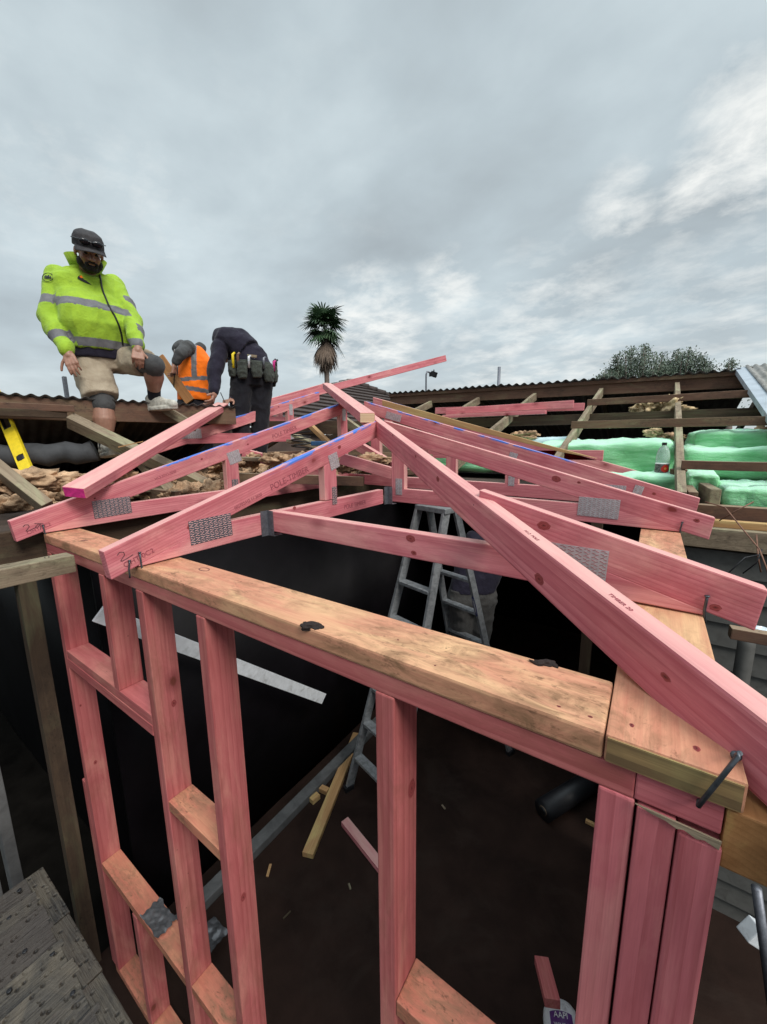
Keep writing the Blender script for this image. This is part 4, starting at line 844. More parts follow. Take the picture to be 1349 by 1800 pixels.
def fan(bm, org, d, ln, rg, dead=False):
    """one fan frond: stalk plus radiating drooping blades"""
    d = V(d).normalized(); side = d.cross(V((0, 0, 1))); side = side.normalized() if side.length > .05 else V((1, 0, 0)); nrm = side.cross(d)
    st = ln*.45; tip = V(org)+d*st; w0 = .016
    addpoly(bm, [V(org)-side*w0, V(org)+side*w0, tip+side*w0, tip-side*w0], nrm*.02)
    nbl = 17
    for k in range(nbl):
        a = (k/(nbl-1)-.5)*math.radians(230 if not dead else 90); bd = (d*math.cos(a)+side*math.sin(a)).normalized()
        L_ = ln*.62*(1-.25*abs(a)/2)*rg.uniform(.85, 1.1); q = tip; prev = None; drp = rg.uniform(.5, 1.0)*(1.6 if dead else .75)
        wv = nrm.cross(bd).normalized()
        for j in range(5):
            t = j/4; p = tip + bd*L_*t + V((0, 0, -1))*L_*drp*t*t*.55; ww = (.040*(1-t)**.7*(0.5+1.2*t) + .003)*ln/1.1
            r0, r1 = bm.verts.new(p-wv*ww), bm.verts.new(p+wv*ww)
            if prev: bm.faces.new((prev[0], prev[1], r1, r0))
            prev = (r0, r1)
rg = random.Random(21); bm = bmesh.new()
for k in range(40):
    az = k*2.399; el = math.radians(rg.uniform(-50, 80)); d = V((math.cos(az)*math.cos(el), math.sin(az)*math.cos(el), math.sin(el)))
    fan(bm, V((0, 0, rg.uniform(-.45, .3))), d, rg.uniform(1.35, 1.85), rg)
link('crown', tomesh(bm, 'crown'), 'palmleaf', pm, Matrix.Translation(V((pc.x, pc.y, pc.z+.30))))
bm = bmesh.new()
for k in range(38):
    az = k*2.399; t = rg.random(); el = math.radians(-80+rg.uniform(-4, 42)*(1-t*.6)); d = V((math.cos(az)*math.cos(el), math.sin(az)*math.cos(el), math.sin(el)))
    fan(bm, V((0, 0, -.2-t*1.2)), d, rg.uniform(1.2, 1.7)*(1-.35*t), rg, True)
link('dry_skirt', tomesh(bm, 'dry_skirt'), 'palmdead', pm, Matrix.Translation(V((pc.x, pc.y, pc.z+.1))))
# trees behind the right roof
s = Mt('grey_green_foliage'); o_ = s.n('ShaderNodeTexCoord').outputs['Object']; f_ = s.noise(o_, 1.3, 5); c_ = s.mix(s.rng(f_, .35, .65), (.038, .062, .040), (.10, .135, .085)); s.to(c_, 'Base Color'); s.b.inputs['Roughness'].default_value = .6; MAT['leaf'] = s.m
def tree(px, ytop, ybase, D, wpx, lab, seed, dens=1.0):
    rg = random.Random(seed); top = far(px, ytop, D); b = V((top.x, top.y, -3)); H = top.z+3; Wm = wpx/688*D
    t = thing('tree', lab, 'tree', b, 'trees behind the corrugated ridge')
    bm = bmesh.new(); tube(bm, [V((0, 0, 0)), V((.1, 0, H*.4)), V((0, .1, H*.75))], [.22, .16, .08], 10); bl = bmesh.new()
    zb = H - (ybase-ytop)/688*D - .6
    nb_ = int(34*dens)
    for k in range(nb_):
        x_ = rg.uniform(-.5, .5)*Wm; y_ = rg.uniform(-.3, .3)*Wm; hh = H*1.0 - (abs(x_)/Wm*2)**2*(H-zb)*.45 - rg.random()**1.5*(H-zb)*.35
        s0 = V((x_*.35, y_*.35, zb-1.0)); e_ = V((x_, y_, hh)); mid = s0.lerp(e_, .5)+V((x_*.1, y_*.1, .2)); pts = [s0, mid, e_]
        tube(bm, pts, [.05, .03, .008], 5)
        for j in range(int(330*dens)):
            u = rg.random()**.7; p = (s0.lerp(mid, u*2) if u < .5 else mid.lerp(e_, u*2-1)); sp_ = .36*(1.1-u)+.05
            c = p + V((rg.gauss(0, sp_), rg.gauss(0, sp_), rg.gauss(0, sp_*.7))); dr = V((rg.uniform(-1, 1), rg.uniform(-1, 1), rg.uniform(-.2, 1.6))).normalized(); sd_ = dr.orthogonal().normalized(); ll = rg.uniform(.06, .115)*D/16; ww = ll*.28
            bl.faces.new([bl.verts.new(q) for q in (c, c+dr*ll*.5+sd_*ww, c+dr*ll, c+dr*ll*.5-sd_*ww)])
    link('trunk', tomesh(bm, 'trunk'), 'greybark', t, Matrix.Translation(b)); link('crown', tomesh(bl, 'crown'), 'leaf', t, Matrix.Translation(b))
tree(1125, 606, 668, 16, 105, 'grey-green bushy tree, left of the pair behind the ridge, its top the highest', 1)
tree(1195, 616, 665, 16.5, 100, 'grey-green bushy tree right of the tallest one, behind the ridge', 2)
tree(1068, 648, 675, 15.5, 36, 'low spray of leaves at the left of the bushy trees', 3, .5)
tree(1297, 622, 655, 16, 42, 'thin sparse sapling top at the right, near the flashing', 4, .35)
# ================================================================== PEOPLE
from mathutils.bvhtree import BVHTree
def _ell(bm, c, rad, R, sub=3):
    r = bmesh.ops.create_icosphere(bm, subdivisions=sub, radius=1)
    for v in r['verts']: v.co = V(c) + R @ V((v.co.x*rad[0], v.co.y*rad[1], v.co.z*rad[2]))
def _cap(bm, p0, r0, p1, r1, seg=16):
    p0, p1 = V(p0), V(p1); d = (p1-p0); l = d.length
    if l < 1e-6: return
    d /= l; pts, rr = [], []
    for k in range(5): a = -math.pi/2 + k*math.pi/8; pts.append(p0+d*r0*math.sin(a)); rr.append(max(1e-4, r0*math.cos(a)))
    for k in range(5): a = k*math.pi/8; pts.append(p1+d*r1*math.sin(a)); rr.append(max(1e-4, r1*math.cos(a)))
    tube(bm, pts, rr, seg)
def _loft(bm, rings, seg=28, pw=2.3):
    vs = []
    for c, a, b in rings:
        c, a, b = V(c), V(a), V(b); row = []
        for t in range(seg):
            th = t*2*math.pi/seg; cs, sn = math.cos(th), math.sin(th)
            row.append(bm.verts.new(c + a*math.copysign(abs(cs)**(2/pw), cs) + b*math.copysign(abs(sn)**(2/pw), sn)))
        vs.append(row)
    for p, q_ in zip(vs, vs[1:]):
        for t in range(seg): bm.faces.new((p[t], p[(t+1) % seg], q_[(t+1) % seg], q_[t]))
    bm.faces.new(vs[0][::-1]); bm.faces.new(vs[-1])
def blob(name, prims, voxel, mat, parent, base, smooth=4, fold=None, mats=None, region=None):
    """fuse overlapping closed shapes into one continuous skin"""
    base = V(base); bm = bmesh.new()
    for p in prims:
        if p[0] == 'e': _ell(bm, V(p[1])-base, p[2], p[3] if len(p) > 3 else Matrix.Identity(3))
        elif p[0] == 'c': _cap(bm, V(p[1])-base, p[2], V(p[3])-base, p[4])
        elif p[0] == 'l': _loft(bm, [(V(c)-base, a, b) for c, a, b in p[1]])
    bmesh.ops.recalc_face_normals(bm, faces=bm.faces[:])
    me = bpy.data.meshes.new('t'); bm.to_mesh(me); bm.free()
    to = bpy.data.objects.new('t', me); C.objects.link(to)
    m = to.modifiers.new('r', 'REMESH'); m.mode = 'VOXEL'; m.voxel_size = voxel
    if smooth: m = to.modifiers.new('s', 'SMOOTH'); m.iterations = smooth; m.factor = .5
    dg = bpy.context.evaluated_depsgraph_get(); me2 = bpy.data.meshes.new_from_object(to.evaluated_get(dg)); bpy.data.objects.remove(to); me2.name = name
    if fold:
        amp, fq, ax = fold; ax = V(ax).normalized() if ax else None; co = [v.co.copy() for v in me2.vertices]; ns = [v.normal.copy() for v in me2.vertices]
        for i, v in enumerate(me2.vertices):
            p = co[i]+base*3.1
            if ax: p = p - ax*p.dot(ax)*.55
            a = noise.noise(p*fq); b = noise.noise(p*fq*2.3+V((5, 2, 1)))
            k = (1-abs(a)*3.2)*.8 + b*.7
            v.co = co[i] + ns[i]*amp*k
    for p in me2.polygons: p.use_smooth = True
    me2.materials.clear()
    o = link(name, me2, mats or mat, parent, Matrix.Translation(base))
    if region:
        for p in me2.polygons: p.material_index = region(p.center+base)
    return o
def hand(wr, dr, pn, side, curl=(.35, .4, .35), s=1.0, spread=.10, thumb=.5):
    """prims for a hand: wr wrist, dr pointing direction, pn palm normal, side +1/-1 which side the thumb is"""
    wr, dr, pn = V(wr), V(dr).normalized(), V(pn); pn = (pn-dr*pn.dot(dr)).normalized(); lat = dr.cross(pn)*side
    P = [('c', wr-dr*.02, .026*s, wr+dr*.02*s, .027*s)]
    for k in range(4):
        o_ = (k-1.5)*.021*s; P.append(('c', wr+dr*.018*s+lat*o_*.7, .0145*s, wr+dr*.088*s+lat*o_, .0125*s))
    P.append(('c', wr+dr*.035*s+lat*.022*s+pn*.006, .015*s, wr+dr*.07*s-lat*.02*s+pn*.004, .013*s))
    for k, (ln, off) in enumerate(((.072, .030), (.084, .010), (.078, -.011), (.060, -.031))):
        p = wr+dr*(.090-.006*abs(k-1.2))*s+lat*off*s; d = (dr+lat*(1.5-k)*spread).normalized(); r = .0094*s if k < 3 else .0082*s
        for j, fr in enumerate((.46, .31, .23)):
            c_ = curl[j]*(1+.10*k); d = (d*math.cos(c_)+pn*math.sin(c_)).normalized(); q = p+d*ln*fr*s
            P.append(('c', p, r, q, r*.92)); p = q; r *= .92
    p = wr+dr*.030*s+lat*.026*s; d = (dr*.62+lat*.75+pn*thumb*.6).normalized(); r = .0115*s
    P.append(('c', wr+dr*.012*s+lat*.012*s, .015*s, p, .0135*s))
    for j, fr in enumerate((.040, .030, .025)):
        q = p+d*fr*s; P.append(('c', p, r, q, r*.9)); p = q; r *= .9; d = (d*.9+dr*.35+pn*.15).normalized()
    return P
def headprims(c, fw_, up, s=1.0, nose=1.0):
    c, F_, U = V(c), V(fw_).normalized(), V(up); U = (U-F_*U.dot(F_)).normalized(); X = F_.cross(U)
    R = Matrix((X, F_, U)).transposed(); g = lambda x, y, z: c + R @ V((x*s, y*s, z*s)); e_ = lambda x, y, z, a, b, h: ('e', g(x, y, z), (a*s, b*s, h*s), R)
    P = [e_(0, -.012, .030, .078, .096, .086), e_(0, .030, -.030, .062, .062, .078), e_(0, .052, -.085, .030, .028, .026), e_(0, .080, .020, .052, .018, .013),
         e_(.035, .060, -.030, .024, .026, .026), e_(-.035, .060, -.030, .024, .026, .026), e_(.052, .012, -.062, .018, .040, .030), e_(-.052, .012, -.062, .018, .040, .030),
         ('c', g(0, .088, .012), .009*s, g(0, .110*nose, -.030), .013*s), e_(.013, .098, -.034, .010, .010, .008), e_(-.013, .098, -.034, .010, .010, .008),
         e_(0, .086, -.056, .024, .012, .006), e_(0, .083, -.068, .022, .012, .007), e_(.079, -.008, -.010, .010, .018, .030), e_(-.079, -.008, -.010, .010, .018, .030)]
    return P, g, R
s = Mt('brown_skin'); o_ = s.n('ShaderNodeTexCoord').outputs['Object']; f_ = s.noise(o_, 25, 5, .6); c_ = s.mix(s.rng(f_, .3, .7), (.38, .20, .14), (.28, .14, .095)); s.to(c_, 'Base Color'); s.b.inputs['Roughness'].default_value = .52; s.b.inputs['Subsurface Weight'].default_value = .08; s.b.inputs['Subsurface Scale'].default_value = .01; s.to(s.bump(s.noise(o_, 300, 4), .25, .001), 'Normal'); MAT['skin'] = s.m
def cloth(name, a, b, fq=14, rough=.85, bump=.5, weave=900, stain=None):
    s = Mt(name); o_ = s.n('ShaderNodeTexCoord').outputs['Object']; f_ = s.noise(o_, fq, 6, .62, .5); c_ = s.mix(s.rng(f_, .32, .68), a, b)
    if stain: c_ = s.mix(s.rng(s.noise(o_, stain[1], 6, .65, 1.0), stain[2], stain[2]+.06, 0, .8), c_, stain[0])
    s.to(c_, 'Base Color'); s.b.inputs['Roughness'].default_value = rough; s.b.inputs['Sheen Weight'].default_value = .1; s.b.inputs['Specular IOR Level'].default_value = .2
    h = s.ma('ADD', s.ma('MULTIPLY', s.noise(o_, 26, 4, .6, 1.2), 1.0), s.ma('MULTIPLY', s.noise(o_, weave, 2), .05)); s.to(s.bump(h, bump, .012), 'Normal'); return s.m
MAT['hivis'] = cloth('hi_vis_yellow_cloth', (.36, .54, .04), (.25, .39, .035), 8, stain=((.20, .30, .03), 9, .66))
MAT['orange'] = cloth('hi_vis_orange_cloth', (.95, .20, .01), (.85, .15, .01), 6)
MAT['reflect'] = cloth('grey_reflective_tape', (.165, .16, .17), (.12, .118, .128), 20, .5, .2)
MAT['shorts'] = cloth('sandy_work_shorts', (.42, .35, .26), (.33, .265, .19), 10, stain=((.07, .035, .025), 11, .64))
MAT['greycloth'] = cloth('dark_grey_cloth', (.075, .075, .075), (.05, .05, .052), 12)
MAT['black_cloth'] = cloth('black_cloth', (.016, .015, .020), (.009, .009, .013), 10)
MAT['navy'] = cloth('navy_black_jumper', (.022, .019, .034), (.012, .010, .020), 10)
MAT['trouser'] = cloth('grey_work_trousers', (.10, .095, .09), (.06, .058, .055), 10)
MAT['hair'] = plain('black_beard', (.014, .010, .009), .8, 0, 120, .4, .9, 300)
MAT['capcloth'] = plain('faded_black_cap', (.035, .032, .034), .8, 0, 40, .3, .3, 200)
MAT['shoe'] = plain('worn_white_trainer', (.52, .50, .44), .7, 0, 30, .2, .3, 80, dirt=(.28, .24, .18), dth=(.5, .75))
MAT['lens'] = plain('dark_lens', (.01, .01, .012), .12, 0, 10, .1); MAT['beltcloth'] = cloth('dark_green_tool_belt', (.060, .068, .055), (.035, .038, .034), 22, .8, .8)
MAT['whitept'] = plain('white_trim', (.7, .7, .68), .6, 0, 30, .1)
def shoe(nm, ank, toe_dir, up, parent, base, mat='shoe', s=1.0):
    t = V(toe_dir).normalized(); u = V(up); u = (u-t*u.dot(t)).normalized(); x = t.cross(u); R = Matrix((x, t, u)).transposed(); a = V(ank)
    g = lambda X, Y, Z: a + R @ V((X*s, Y*s, Z*s))
    P = [('c', g(0, -.045, -.055), .040*s, g(0, .10, -.062), .040*s), ('c', g(0, .10, -.062), .040*s, g(.008, .175, -.068), .032*s), ('c', g(0, -.03, -.02), .042*s, g(0, .06, -.045), .040*s),
         ('l', [(g(0, .06, -.105), R @ V((.048*s, 0, 0)), R @ V((0, .135*s, 0))), (g(0, .06, -.080), R @ V((.050*s, 0, 0)), R @ V((0, .14*s, 0)))])]
    o = blob(nm, P, .005, mat, parent, base, 2, (.0015, 30, None))
    bm = bmesh.new()
    for k in range(4): tube(bm, [g(-.028, .03+.022*k, -.022-.006*k)-base, g(0, .035+.022*k, -.008-.008*k)-base, g(.028, .03+.022*k, -.022-.006*k)-base], .0028*s, 6)
    link('laces', tomesh(bm, 'laces'), 'whitept', o, Matrix.Translation(base)); return o
def seg_t(p, a, b):
    d = b-a; t = max(0, min(1, (p-a).dot(d)/d.length_squared)); return t, (p-(a+d*t)).length
_bvh = {}
def stick_on(obj, px, py, w_=.05):
    """point and tangent frame on a mesh where something is sewn on"""
    if obj.name not in _bvh: me = obj.data; _bvh[obj.name] = BVHTree.FromPolygons([v.co for v in me.vertices], [list(p.vertices) for p in me.polygons])
    bt_ = _bvh[obj.name]; Mi = W[obj.name]
    Ri = Mi.to_3x3(); o0 = Mi.inverted() @ CAM; hit = bt_.ray_cast(o0, Ri.inverted() @ ray(px, py).normalized())
    if hit[0] is None: return None
    n_ = Ri @ hit[1]; P_ = Mi @ hit[0]; X = CR - n_*CR.dot(n_); X.normalize(); return P_, X, n_.cross(X)*(1 if n_.cross(X).z > 0 else -1), n_

# ---------------- man in the hi-vis jacket
J = {k: far(*v) for k, v in dict(head=(157, 446, 2.93), neck=(152, 482, 3.06), chest=(153, 522, 3.10), belly=(168, 575, 3.07), pelvis=(178, 628, 3.12),
     rs=(103, 486, 2.99), re=(88, 560, 2.88), rw=(120, 621, 2.80), ls=(199, 503, 3.24), le=(231, 560, 3.12), lw=(243, 613, 2.93),
     rh=(158, 636, 3.07), rk=(182, 712, 3.02), ra=(186, 778, 3.04), lh=(212, 630, 3.20), lk=(271, 642, 3.02), la=(271, 694, 3.22)).items()}
base = V((J['ra'].x, J['ra'].y, J['ra'].z-.10))
lat = (J['ls']-J['rs']); lat.z = 0; lat.normalize(); frt = lat.cross(V((0, 0, 1)))
if frt.dot(CAM-J['chest']) < 0: frt = -frt
hf = (frt*.75 + (CAM-J['head']).normalized()*.3 + V((0, 0, -.42))).normalized()
HP_, hg, HR = headprims(J['head']+V((0, 0, .01)), hf, V((0, 0, 1)), 1.04)
def limb(a, b, r0, r1, bulge=None):
    a, b = V(a), V(b); 
    if not bulge: return [('c', a, r0, b, r1)]
    m = a.lerp(b, bulge[0]); return [('c', a, r0, m, bulge[1]), ('c', m, bulge[1], b, r1)]
tor = lambda k, hw_, hd_, dz=0, fo=0: (J[k]+V((0, 0, dz))+frt*fo, lat*hw_, frt*hd_)
body = HP_ + [('c', J['head']-V((0, 0, .03))-hf*.03, .060, J['neck']-frt*.01, .068)]
body += [('l', [tor('pelvis', .17, .12), tor('belly', .20, .15), tor('chest', .21, .13), (J['neck']-V((0, 0, .03)), lat*.12, frt*.08)])]
body += limb(J['rs'], J['re'], .055, .045) + limb(J['re'], J['rw'], .046, .030) + limb(J['ls'], J['le'], .055, .045) + limb(J['le'], J['lw'], .046, .030)
body += limb(J['rh'], J['rk'], .095, .068) + limb(J['rk'], J['ra'], .064, .040, (.38, .080)) + limb(J['lh'], J['lk'], .095, .066) + limb(J['lk'], J['la'], .062, .038, (.38, .072))
hdR = (far(136, 664, 2.78)-J['rw']).normalized(); body += hand(J['rw'], hdR, CAM-J['rw']+lat*-.2, 1, (.18, .2, .15), 1.12, .16) if False else hand(J['rw'], hdR, (J['rw']-CAM)+lat*.8, -1, (.28, .42, .3), 1.0, .05)
hdL = (far(243, 655, 2.86)-J['lw']).normalized(); body += hand(J['lw'], hdL, (J['lw']-CAM), 1, (.85, 1.1, .8), 1.02, .03)
body += [('c', J['ra'], .038, J['ra']-V((0, 0, .05)), .042), ('c', J['la'], .036, J['la']-V((0, 0, .05)), .04)]
p1 = blob('person', body, .0052, 'skin', None, base, 3)
tag(p1, 'man in a yellow hi-vis jacket, black cap and sandy shorts, one foot up', 'person')
# jacket
def jrings():
    r = [tor('pelvis', .228, .185, .03, .02), tor('belly', .245, .21, -.02, .04), tor('belly', .242, .20, .09, .035), tor('chest', .232, .17, .0, .02), tor('chest', .222, .15, .10, .005)]
    sh = (J['rs']+J['ls'])/2
    r.append((sh+V((0, 0, .035)), lat*.225, frt*.125)); r.append((J['neck']+V((0, 0, .02)), lat*.105, frt*.095)); r.append((J['neck']+V((0, 0, .055))+frt*.01, lat*.088, frt*.085)); return r
jk = [('l', jrings()), ('e', J['rs']-V((0, 0, .015)), (.086, .086, .080)), ('e', J['ls']-V((0, 0, .015)), (.082, .082, .078))]
jk += [('c', J['rs'], .084, J['re'], .070), ('c', J['re'], .070, J['rw']+(J['re']-J['rw'])*.10, .052), ('c', J['ls'], .084, J['le'], .068), ('c', J['le'], .072, J['lw']+(J['le']-J['lw'])*.12, .052)]
t0 = J['pelvis']+V((0, 0, .03)); 
def reg(p):
    ta, da = seg_t(p, J['rs'], J['re']); tb_, db = seg_t(p, J['re'], J['rw']); tc_, dc = seg_t(p, J['ls'], J['le']); td, dd_ = seg_t(p, J['le'], J['lw'])
    c_ = J['chest'].lerp(J['belly'], .5); latd = (p-c_).dot(lat)
    if min(da, db) < .115 and latd < -.215 or (min(da, db) < .10 and latd < -.235) or db < .085:
        if .60 < ta < .80 and tb_ < .02: return 1
        if .50 < tb_ < .68: return 1
        if min(da, db) < .10: return 0
    if min(dc, dd_) < .10 and latd > .20:
        if .55 < tc_ < .74 and td < .02: return 1
        if .42 < td < .60: return 1
        return 0
    z = p.z
    if J['chest'].z-.165 < z + .05*(latd) < J['chest'].z-.100: return 1
    if J['pelvis'].z+.035 < z < J['pelvis'].z+.095: return 1
    if z < J['pelvis'].z-.02: return 2
    return 0
MATS = [MAT['hivis'], MAT['reflect'], MAT['navy']]
jack = blob('jacket', jk, .007, None, p1, base, 4, (.010, 8, (.3, .2, 1)), MATS, reg)
# collar, zip, badge
bm = bmesh.new(); cN = J['neck']+V((0, 0, .045)); rows = []
for i in range(25):
    a = math.radians(-70+ i*320/24 + 90-90); th = math.radians(40 + i*(320-80+60)/24*1.0)
    th = math.radians(115) + (i/24)*math.radians(310); dx, dy = math.cos(th), math.sin(th)
    opn = min(i, 24-i)/24
    r1_, r2_ = .092, .112+.075*max(0, .25-opn)*4; h = .092
    rows.append([cN+lat*dx*r1_+frt*dy*r1_*.95-V((0, 0, .035)), cN+lat*dx*r2_+frt*dy*r2_*.95+V((0, 0, h-.035-.02*max(0, .2-opn)*4))])
vs = [[bm.verts.new(p-base) for p in r] for r in rows]; fs = [bm.faces.new((vs[i][0], vs[i+1][0], vs[i+1][1], vs[i][1])) for i in range(24)]
r = bmesh.ops.extrude_face_region(bm, geom=fs); 
for v in [g_ for g_ in r['geom'] if isinstance(g_, bmesh.types.BMVert)]: v.co += ((cN-base)-v.co).normalized()*.008
link('collar', tomesh(bm, 'collar', True), 'hivis', jack, Matrix.Translation(base))
bm = bmesh.new(); zp = []
for px, py in [(176+40*k/24-4*math.sin(k*.26), 484+122*k/24) for k in range(25)]:
    h = stick_on(jack, px, py)
    if h: zp.append(h[0]+h[3]*.004-base)
if len(zp) > 2: tube(bm, zp, .0065, 8); link('zip', tomesh(bm, 'zip'), 'black', jack, Matrix.Translation(base))
h = stick_on(jack, 85, 488)
if h:
    P_, X, U, n_ = h; bm = bmesh.new(); F = frame_of(P_, X, U)
    rg_ = [(.036*math.cos(k*.2618), .036*math.sin(k*.2618)) for k in range(25)]
    for a, b in zip(rg_, rg_[1:]): tube(bm, [V((*a, .004)), V((*b, .004))], .0024, 5)
    addpoly(bm, [(-.026, -.004, .003), (-.014, .018, .003), (-.006, .008, .003), (.003, .022, .003), (.012, .006, .003), (.018, .012, .003), (.026, -.004, .003)], (0, 0, .002)); addpoly(bm, [(-.022, -.013, .003), (.022, -.013, .003), (.022, -.009, .003), (-.022, -.009, .003)], (0, 0, .002))
    link('badge', tomesh(bm, 'badge'), 'black', jack, F)
h = stick_on(jack, 149, 493)
if h:
    P_, X, U, n_ = h; F = frame_of(P_, X, U); bm = bmesh.new()
    addpoly(bm, [(-.045, -.012, .004), (-.02, -.018, .004), (.045, -.012, .004), (.02, .0, .004), (-.01, .004, .004), (-.03, .022, .004), (-.04, .008, .004)], (0, 0, .002)); link('logo', tomesh(bm, 'logo'), 'black', jack, F)
    bm = bmesh.new(); addpoly(bm, [(-.035, .004, .005), (-.02, .002, .005), (-.012, .012, .005), (-.026, .024, .005)], (0, 0, .003)); link('logo', tomesh(bm, 'logo'), 'orange', jack, F)
    o = textobj('logo_text', 'BUILDERS', P_+n_*.004-U*.030-X*.035, X, U, .016, 'black', jack) if False else None
# jumper hem, shorts, sleeves on the knees
blob('jumper_hem', [('l', [tor('pelvis', .215, .165, -.035, .02), tor('pelvis', .225, .175, .06, .02)])], .010, 'navy', p1, base, 3, (.004, 12, None))
hemR = J['rh'].lerp(J['rk'], .86); dR = (J['rk']-J['rh']).normalized(); dLg = (J['lk']-J['lh']).normalized()
lx = lambda d, v: (V(v)-d*V(v).dot(d)).normalized()
sh_ = [('l', [tor('pelvis', .205, .155, .02, .015), (J['rh']*.5+J['lh']*.5+V((0, 0, -.02)), lat*.215, frt*.16), (J['rh']*.5+J['lh']*.5+V((0, 0, -.08)), lat*.19, frt*.14)]),
       ('l', [(J['rh']+V((0, 0, .03)), lx(dR, lat)*.115, lx(dR, frt)*.13), (J['rh'].lerp(J['rk'], .35), lx(dR, lat)*.128, lx(dR, frt)*.128), (hemR, lx(dR, lat)*.122, lx(dR, frt)*.116)]),
       ('l', [(J['lh']+V((0, 0, .0)), lx(dLg, V((0, 0, 1)))*.115, lx(dLg, lat)*.115), (J['lh'].lerp(J['lk'], .4), lx(dLg, V((0, 0, 1)))*.108, lx(dLg, lat)*.11), (J['lh'].lerp(J['lk'], .74), lx(dLg, V((0, 0, 1)))*.104, lx(dLg, lat)*.104)])]
blob('shorts', sh_, .009, 'shorts', p1, base, 3, (.007, 9, None))
blob('knee_sleeve', [('c', J['rh'].lerp(J['rk'], .55), .088, J['rk'].lerp(J['ra'], -.02), .080)], .008, 'greycloth', p1, base, 2, (.0015, 20, None))
blob('knee_sleeve', [('c', J['lh'].lerp(J['lk'], .6), .085, J['lk'], .078), ('c', J['lk'], .078, J['lk'].lerp(J['la'], .14), .070)], .008, 'greycloth', p1, base, 2, (.0015, 20, None))
for a_, k_ in (('ra', .80), ('la', .80)):
    kk = J['rk'] if a_ == 'ra' else J['lk']; blob('sock', [('c', kk.lerp(J[a_], k_), .050, J[a_]-V((0, 0, .035)), .047)], .007, 'black_cloth', p1, base, 2)
shoe('shoe', J['la']-V((0, 0, .015)), CR*.85 - CF*.25, (0, 0, 1), p1, base, s=1.08); shoe('shoe', J['ra']-V((0, 0, .0)), CR*.75 - CF*.6, (0, 0, 1), p1, base, s=1.08)
# beard, cap, sunglasses
g = hg; e_ = lambda x, y, z, a, b, h: ('e', g(x, y, z), (a, b, h), HR)
blob('beard', [e_(0, .038, -.095, .058, .052, .034), e_(.052, .018, -.068, .026, .045, .036), e_(-.052, .018, -.068, .026, .045, .036), e_(0, .078, -.096, .034, .026, .022), e_(0, .096, -.052, .028, .010, .007), e_(0, .088, -.078, .026, .014, .012), e_(.030, .086, -.068, .010, .014, .018), e_(-.030, .086, -.068, .010, .014, .018)], .0045, 'hair', p1, base, 2, (.003, 60, None))
for sx in (-1, 1): blob('eye', [e_(sx*.030, .079, .000, .013, .010, .008)], .003, 'lens', p1, base, 1)
capo = blob('cap', [('l', [(g(0, -.010, .024), HR @ V((.096, 0, 0)), HR @ V((0, .118, 0))), (g(0, -.010, .075), HR @ V((.096, 0, 0)), HR @ V((0, .114, 0))), (g(0, -.012, .110), HR @ V((.082, 0, 0)), HR @ V((0, .096, 0))), (g(0, -.014, .133), HR @ V((.045, 0, 0)), HR @ V((0, .055, 0)))]),
     ], .006, 'capcloth', p1, base, 6, (.0015, 20, None))
bm = bmesh.new(); rows = []
for i in range(13):
    a = math.radians(20+i*140/12); x_, y_ = math.cos(a), math.sin(a)
    rows.append((g(x_*.090, y_*.085+.012, .036), g(x_*.098, y_*.160+.018, .024-.018*abs(x_)**2*1.4)))
vs = [[bm.verts.new(p-base) for p in r] for r in rows]; fs = [bm.faces.new((vs[i][0], vs[i+1][0], vs[i+1][1], vs[i][1])) for i in range(12)]
r = bmesh.ops.extrude_face_region(bm, geom=fs)
for v in [q for q in r['geom'] if isinstance(q, bmesh.types.BMVert)]: v.co += HR @ V((0, 0, .005))
link('brim', tomesh(bm, 'brim', True), 'capcloth', capo, Matrix.Translation(base))
sg = blob('sunglasses', [e_(.036, .100, .072, .034, .012, .020), e_(-.036, .100, .072, .034, .012, .020), ('c', g(-.01, .112, .076), .005, g(.01, .112, .076), .005), ('c', g(.07, .095, .078), .005, g(.100, .01, .070), .004), ('c', g(-.07, .095, .078), .005, g(-.100, .01, .070), .004)], .0035, 'lens', capo, base, 1)
h = None

# ---------------- man in the orange vest
K = {k: far(*v) for k, v in dict(pel=(342, 712, 4.55), waist=(343, 680, 4.52), chest=(346, 638, 4.50), sh=(334, 612, 4.48), head=(322, 618, 4.70), rs=(330, 612, 4.35), re=(318, 622, 4.22), rw=(307, 641, 4.22), ls=(352, 612, 4.75), le=(330, 640, 4.95), lw=(310, 655, 4.9)).items()}
b2 = V((K['pel'].x, K['pel'].y, K['pel'].z-.95)); latk = CR*.93 + CF*.25; latk.z = 0; latk.normalize(); fk = latk.cross(V((0, 0, 1)))
hf2 = (-CR*.75 + V((0, 0, -.75)) - CF*.2).normalized(); HP2, g2, R2_ = headprims(K['head'], hf2, V((-.3, 0, .8)), 1.0)
bd = HP2 + [('c', K['head'], .055, K['sh'], .065), ('l', [(K['pel'], latk*.155, fk*.11), (K['waist'], latk*.15, fk*.11), (K['chest'], latk*.165, fk*.12), (K['sh'], latk*.12, fk*.09)])]
bd += limb(K['rs'], K['re'], .048, .04)+limb(K['re'], K['rw'], .04, .028)+limb(K['ls'], K['le'], .048, .04)+limb(K['le'], K['lw'], .04, .028)
bd += hand(K['rw'], V((0, 0, -1))-CR*.15, -CR, 1, (.6, .9, .7), 1.0) + hand(K['lw'], V((0, 0, -1)), CR, 1, (.6, .9, .7), 1.0)
for sx in (-1, 1):
    hp_ = K['pel']+latk*.09*sx-V((0, 0, .04)); kn = hp_-V((0, 0, .42))+fk*.02; an = kn-V((0, 0, .40)); bd += limb(hp_, kn, .085, .06)+limb(kn, an, .058, .04)+[('c', an-V((0, 0, .05)), .04, an-V((0, 0, .05))+fk*.15, .035)]
